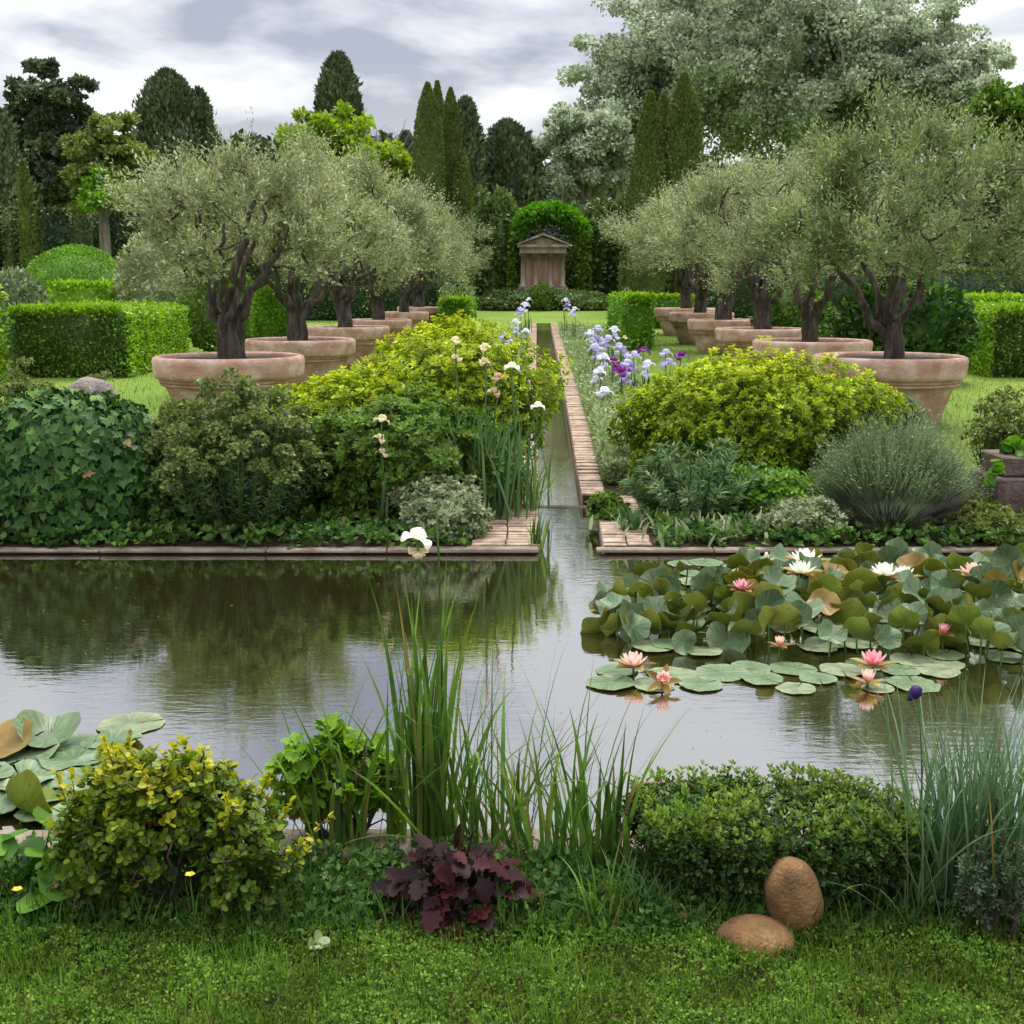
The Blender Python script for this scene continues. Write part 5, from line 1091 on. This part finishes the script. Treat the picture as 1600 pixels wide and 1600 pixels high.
def boxwood():
    global rng; rng = np.random.default_rng(531); d = 3.12; c0 = at(1215, 1440, d); h = zat(1240, d) + .05; rx = 232 / FPX * d
    root = thing('boxwood', 'low clipped boxwood with light new growth behind the two ochre stones', 'shrub', (c0[0], d, -.05)); g = G(); w = G()
    nx = 3000; z = sphere_dirs(nx, -.45, 1); z = np.sign(z) * np.abs(z) ** .72; lu = Lump(.07, 2.4)
    r = np.array([rx * 1.03, .22, h * .36]); P = np.array([0, 0, h * .60]) + z * r * (lu(z) * uni(.86, 1.03, nx))[:, None]; A = nrm(nrm(z / r) + [0, 0, .7] + gauss(nx, 3) * .4)
    t = np.clip(.22 + 1.5 * np.maximum(P[:, 2] / h - .68, -.1) + .14 * gauss(nx), 0, 1); rosettes(g, P, A, 5, .0155, .55, 'leaf', .8, T=t); rosettes(g, P - A * .014, A, 4, .017, .55, 'leaf', .9, T=np.clip(t - .15, 0, 1))
    for f, n2 in ((.75, 900), (.5, 500)):
        z2 = sphere_dirs(n2, -.8, 1); z2 = np.sign(z2) * np.abs(z2) ** .72; rosettes(g, np.array([0, 0, h * .56]) + z2 * r * [f * .5 + .45, f, f], z2 + [0, 0, .4], 5, .021, .6, 'leaf', .9, T=.22)
    m = 170; zz = sphere_dirs(m, .35, 1); zz = np.sign(zz) * np.abs(zz) ** .72; q0 = np.array([0, 0, h * .60]) + zz * r * lu(zz)[:, None]
    for j in range(3): rosettes(g, q0 + np.array([0, 0, .012 * (j + 1)]) + gauss(m, 3) * .003, np.broadcast_to([0, 0, 1.], (m, 3)) + gauss(m, 3) * .2, 4, .018, .5, 'leaf', .6, T=.85)
    for k in range(40):
        x = uni(-.9, .9) * rx; tube(w, curve((x * .7, uni(-.05, .05), -.02), (x * .8, 0, h * .2), (x + uni(-.06, .06), uni(-.12, .12), h * uni(.45, .75)), 6, .008), .006, .002, 4)
    g.build('foliage', M['box'], root); w.build('stems', M['darkbark'], root)
boxwood()
def stones():
    g = G(); blob(g, (0, 0, 0), (.073, .062, .118), Lump(.035, 2.0), 1., 36, 28, -.99); o = g.build('ochre_stone', M['ochre'], loc=at(1240, 1402, 2.90)); o.rotation_euler = (.1, R(-16), .2)
    tag(o, 'upright egg-shaped ochre stone leaning beside the boxwood', 'stone')
    g = G(); blob(g, (0, 0, 0), (.103, .08, .06), Lump(.03, 1.5), 1., 36, 28, -.99); o = g.build('ochre_stone', M['ochre'], loc=at(1181, 1470, 2.83)); o.rotation_euler = (0, R(6), .1)
    tag(o, 'flat rounded ochre stone lying in front of the upright one', 'stone')
rng = np.random.default_rng(540); stones()
def heuchera():
    global rng; rng = np.random.default_rng(541); d = 2.98; p = at(715, 1440, d); root = thing('heuchera', 'dark purple-leaved plant with wrinkled red-edged leaves before the kerb', 'plant', (p[0], d, -.05)); g = G(); w = G()
    n = 200; dd = sphere_dirs(n, -.1, 1); dd[:, 2] = np.maximum(dd[:, 2], .08); e = dd * [.205, .13, .225] * uni(.55, 1.05, n)[:, None]
    for q in e: tube(w, curve((q[0] * .15, q[1] * .15, 0), (q[0] * .5, q[1] * .5, q[2] * .8), q, 5), .0022, .0016, 4)
    D = dd * [1, 1, .0] + gauss(n, 3) * .35 + [0, 0, -.15]; leaves(g, e - nrm(D) * .02, D, uni(.036, .066, n), .95, 'lobed', N=dd * .5 + [0, -.25, 1.], spread=.35)
    w.build('stems', M['heuchera'], root); g.build('leaves', M['heuchera'], root)
heuchera()
reed_clump('dense tall blue-green grass clump at the right edge of the near bank', 1520, 3.0, 330, .74, 551, lean=.24, droop=(.05, .9), width=.007, basew=.085, kink=.05, key='bluegrass', cat='grass', name='tall_grass')
reed_clump('thin grass with long arching stems before the right tall clump', 1440, 2.95, 26, .55, 552, lean=.55, droop=(.2, 1.2), width=.004, basew=.05, kink=.1, key='bluegrass', cat='grass', name='tall_grass')
reed_clump('low pale grass tuft in front of the iris fan by the boxwood', 955, 2.95, 60, .26, 553, lean=.4, droop=(.4, 1.5), width=.006, basew=.05, kink=.1, key='reed', cat='grass', name='grass_tuft')
reed_clump('dark narrow grass tuft left of the boxwood foot', 1035, 2.95, 36, .24, 554, lean=.6, droop=(.3, 1.2), width=.004, basew=.06, kink=.1, key='bluegrass', cat='grass', name='grass_tuft')
twig_shrub('grey_herb', 'pale branching herb hanging in the right tall grass', 1560, 1480, 1290, 170, 2.86, 'bluegrass', 555, 200, 4, .013, 'leaf', ratio=.4, young=.2)
def big_leaves():
    global rng; rng = np.random.default_rng(561); d = 3.0; p = at(40, 1400, d); root = thing('round_leaf_plant', 'plant with large round bright green leaves at the left edge by the kerb', 'plant', (p[0], d, -.05)); g = G(); w = G()
    n = 26; e = np.stack([uni(-.22, .13, n), uni(-.1, .14, n), uni(.06, .20, n)], -1)
    for q in e: tube(w, curve((q[0] * .5, q[1] * .5, 0), (q[0] * .7, q[1] * .7, q[2] * .7), q, 5), .003, .002, 4)
    D = gauss(n, 3) * [.8, .5, .25] + [.1, -.4, -.1]; leaves(g, e - nrm(D) * .04, D, uni(.075, .115, n), .95, 'round', N=np.broadcast_to([0, -.5, 1.], (n, 3)), spread=.35); w.build('stems', M['weed'], root); g.build('leaves', M['bigleaf'], root)
    GB = 'yellow buttercups in the grass'
    for px, py, lab in ((27, 1391, 'yellow buttercup at the far left in the grass'), (297, 1368, 'yellow buttercup under the near golden shrub')):
        q = at(px, py, 2.8); r = thing('buttercup', lab, 'flower', (q[0], 2.8, -.05), group=GB); h = q[2] + .05; w = G(); tube(w, [(0, 0, 0), (.004, 0, h * .5), (0, 0, h)], .0015, .001, 4); w.build('stem', M['weed'], r)
        g = G(); a = np.arange(5) * 1.2566; leaves(g, np.tile([0, 0, h], (5, 1)), np.stack([np.cos(a), np.sin(a), np.full(5, .4)], -1), .014, .9, 'round', N=np.broadcast_to([0, 0, 1.], (5, 3)), spread=0); g.build('petals', M['yellow'], r)
    q = at(490, 1452, 2.78); r = thing('pale_seedling', 'pale grey-green broadleaf seedling in front of the dark purple plant', 'plant', (q[0], 2.78, -.05)); g = G(); n = 9; a = uni(0, 6.28, n)
    leaves(g, np.stack([np.cos(a) * .01, np.sin(a) * .01, uni(.02, .05, n)], -1), np.stack([np.cos(a), np.sin(a), np.full(n, .35)], -1), .034, .8, 'round', N=np.broadcast_to([0, -.3, 1.], (n, 3))); g.build('leaves', M['stachys'], r)
big_leaves()
def near_lawn():
    global rng; rng = np.random.default_rng(571); g = G()
    n = 30000; y = uni(2.0, 2.93, n); x = uni(-1.5, 1.5, n); hgt = uni(.0, .035, n) + .02 * np.sin(x * 9 + 2 * np.sin(y * 7)) * np.sin(y * 11); P = np.stack([x, y, -.045 + np.maximum(0, hgt)], -1)
    rosettes(g, P, np.broadcast_to([0, -.15, 1.], (n, 3)) + gauss(n, 3) * .35, 3, .0125 * uni(.7, 1.3, 1), .7, 'leaf', .8)
    n = 26000; y = uni(2.0, 2.95, n); x = uni(-1.5, 1.5, n); blades(g, np.stack([x, y, np.full(n, -.052)], -1), uni(0, 6.28, n), uni(.03, .075, n), np.abs(gauss(n)) * .35, uni(.1, 1., n), uni(.002, .0042, n), 3)
    tag(g.build('clover_lawn', M['clover']), 'clover and short grass carpet in the foreground', 'lawn', kind='stuff')
    g = G(); n = 7500; y = uni(2.84, 3.24, n); x = uni(-1.7, 1.7, n); P = np.stack([x, y, -.05 + uni(0, .12, n) * (1 - .6 * rnd(n)) * np.clip((y - 2.80) / .2, .15, 1)], -1); rosettes(g, P, np.broadcast_to([0, -.3, 1.], (n, 3)) + gauss(n, 3) * .5, 4, .024, .6, 'leaf', .85)
    n = 4200; y = uni(2.86, 3.24, n); x = uni(-1.7, 1.7, n); blades(g, np.stack([x, y, np.full(n, -.052)], -1), uni(0, 6.28, n), uni(.06, .17, n), np.abs(gauss(n)) * .35, uni(.1, 1.2, n), uni(.002, .0045, n), 4)
    tag(g.build('bank_weeds', M['weed']), 'mixed low weeds between the lawn and the near kerb', 'weeds', kind='stuff')
near_lawn()
def settle():
    global rng; rng = np.random.default_rng(581); g = G()
    for px, py, d, w_ in ((1181, 1478, 2.80, .12), (1250, 1462, 2.85, .10), (1165, 1470, 2.79, .08)):
        q = at(px, py, d); n = 46; b = np.stack([q[0] + uni(-w_, w_, n), q[1] + uni(-.05, .015, n), np.full(n, -.052)], -1)
        blades(g, b, uni(0, 6.28, n), uni(.04, .09, n), np.abs(gauss(n)) * .4, uni(.1, 1.1, n), uni(.002, .0045, n), 4)
        m = 30; P = np.stack([q[0] + uni(-w_, w_, m), q[1] + uni(-.05, .02, m), uni(-.045, -.005, m)], -1); rosettes(g, P, np.broadcast_to([0, -.3, 1.], (m, 3)) + gauss(m, 3) * .4, 4, .015, .7, 'leaf', .85)
    tag(g.build('stone_fringe_grass', M['clover']), 'grass and clover growing up round the two ochre stones', 'grass', kind='stuff')
    g = G(); n = 420; x = uni(-3.2, 2.6, n); y = 3.5 + 3.8 * rnd(n); k = np.sin(x * 2.1 + 1.3 * np.sin(y * 1.7)) + .5 * gauss(n) > .3; x, y = x[k], y[k]; n = len(x)
    leaves(g, np.stack([x, y, np.full(n, WATER + .003)], -1), np.stack([gauss(n), gauss(n), np.zeros(n)], -1), uni(.005, .018, n), .5, 'dia', N=np.broadcast_to([0, 0, 1.], (n, 3)), spread=.02)
    tag(g.build('floating_leaves', M['padbrown']), 'fallen leaf bits and petals floating on the pond', 'debris', kind='stuff')
settle()
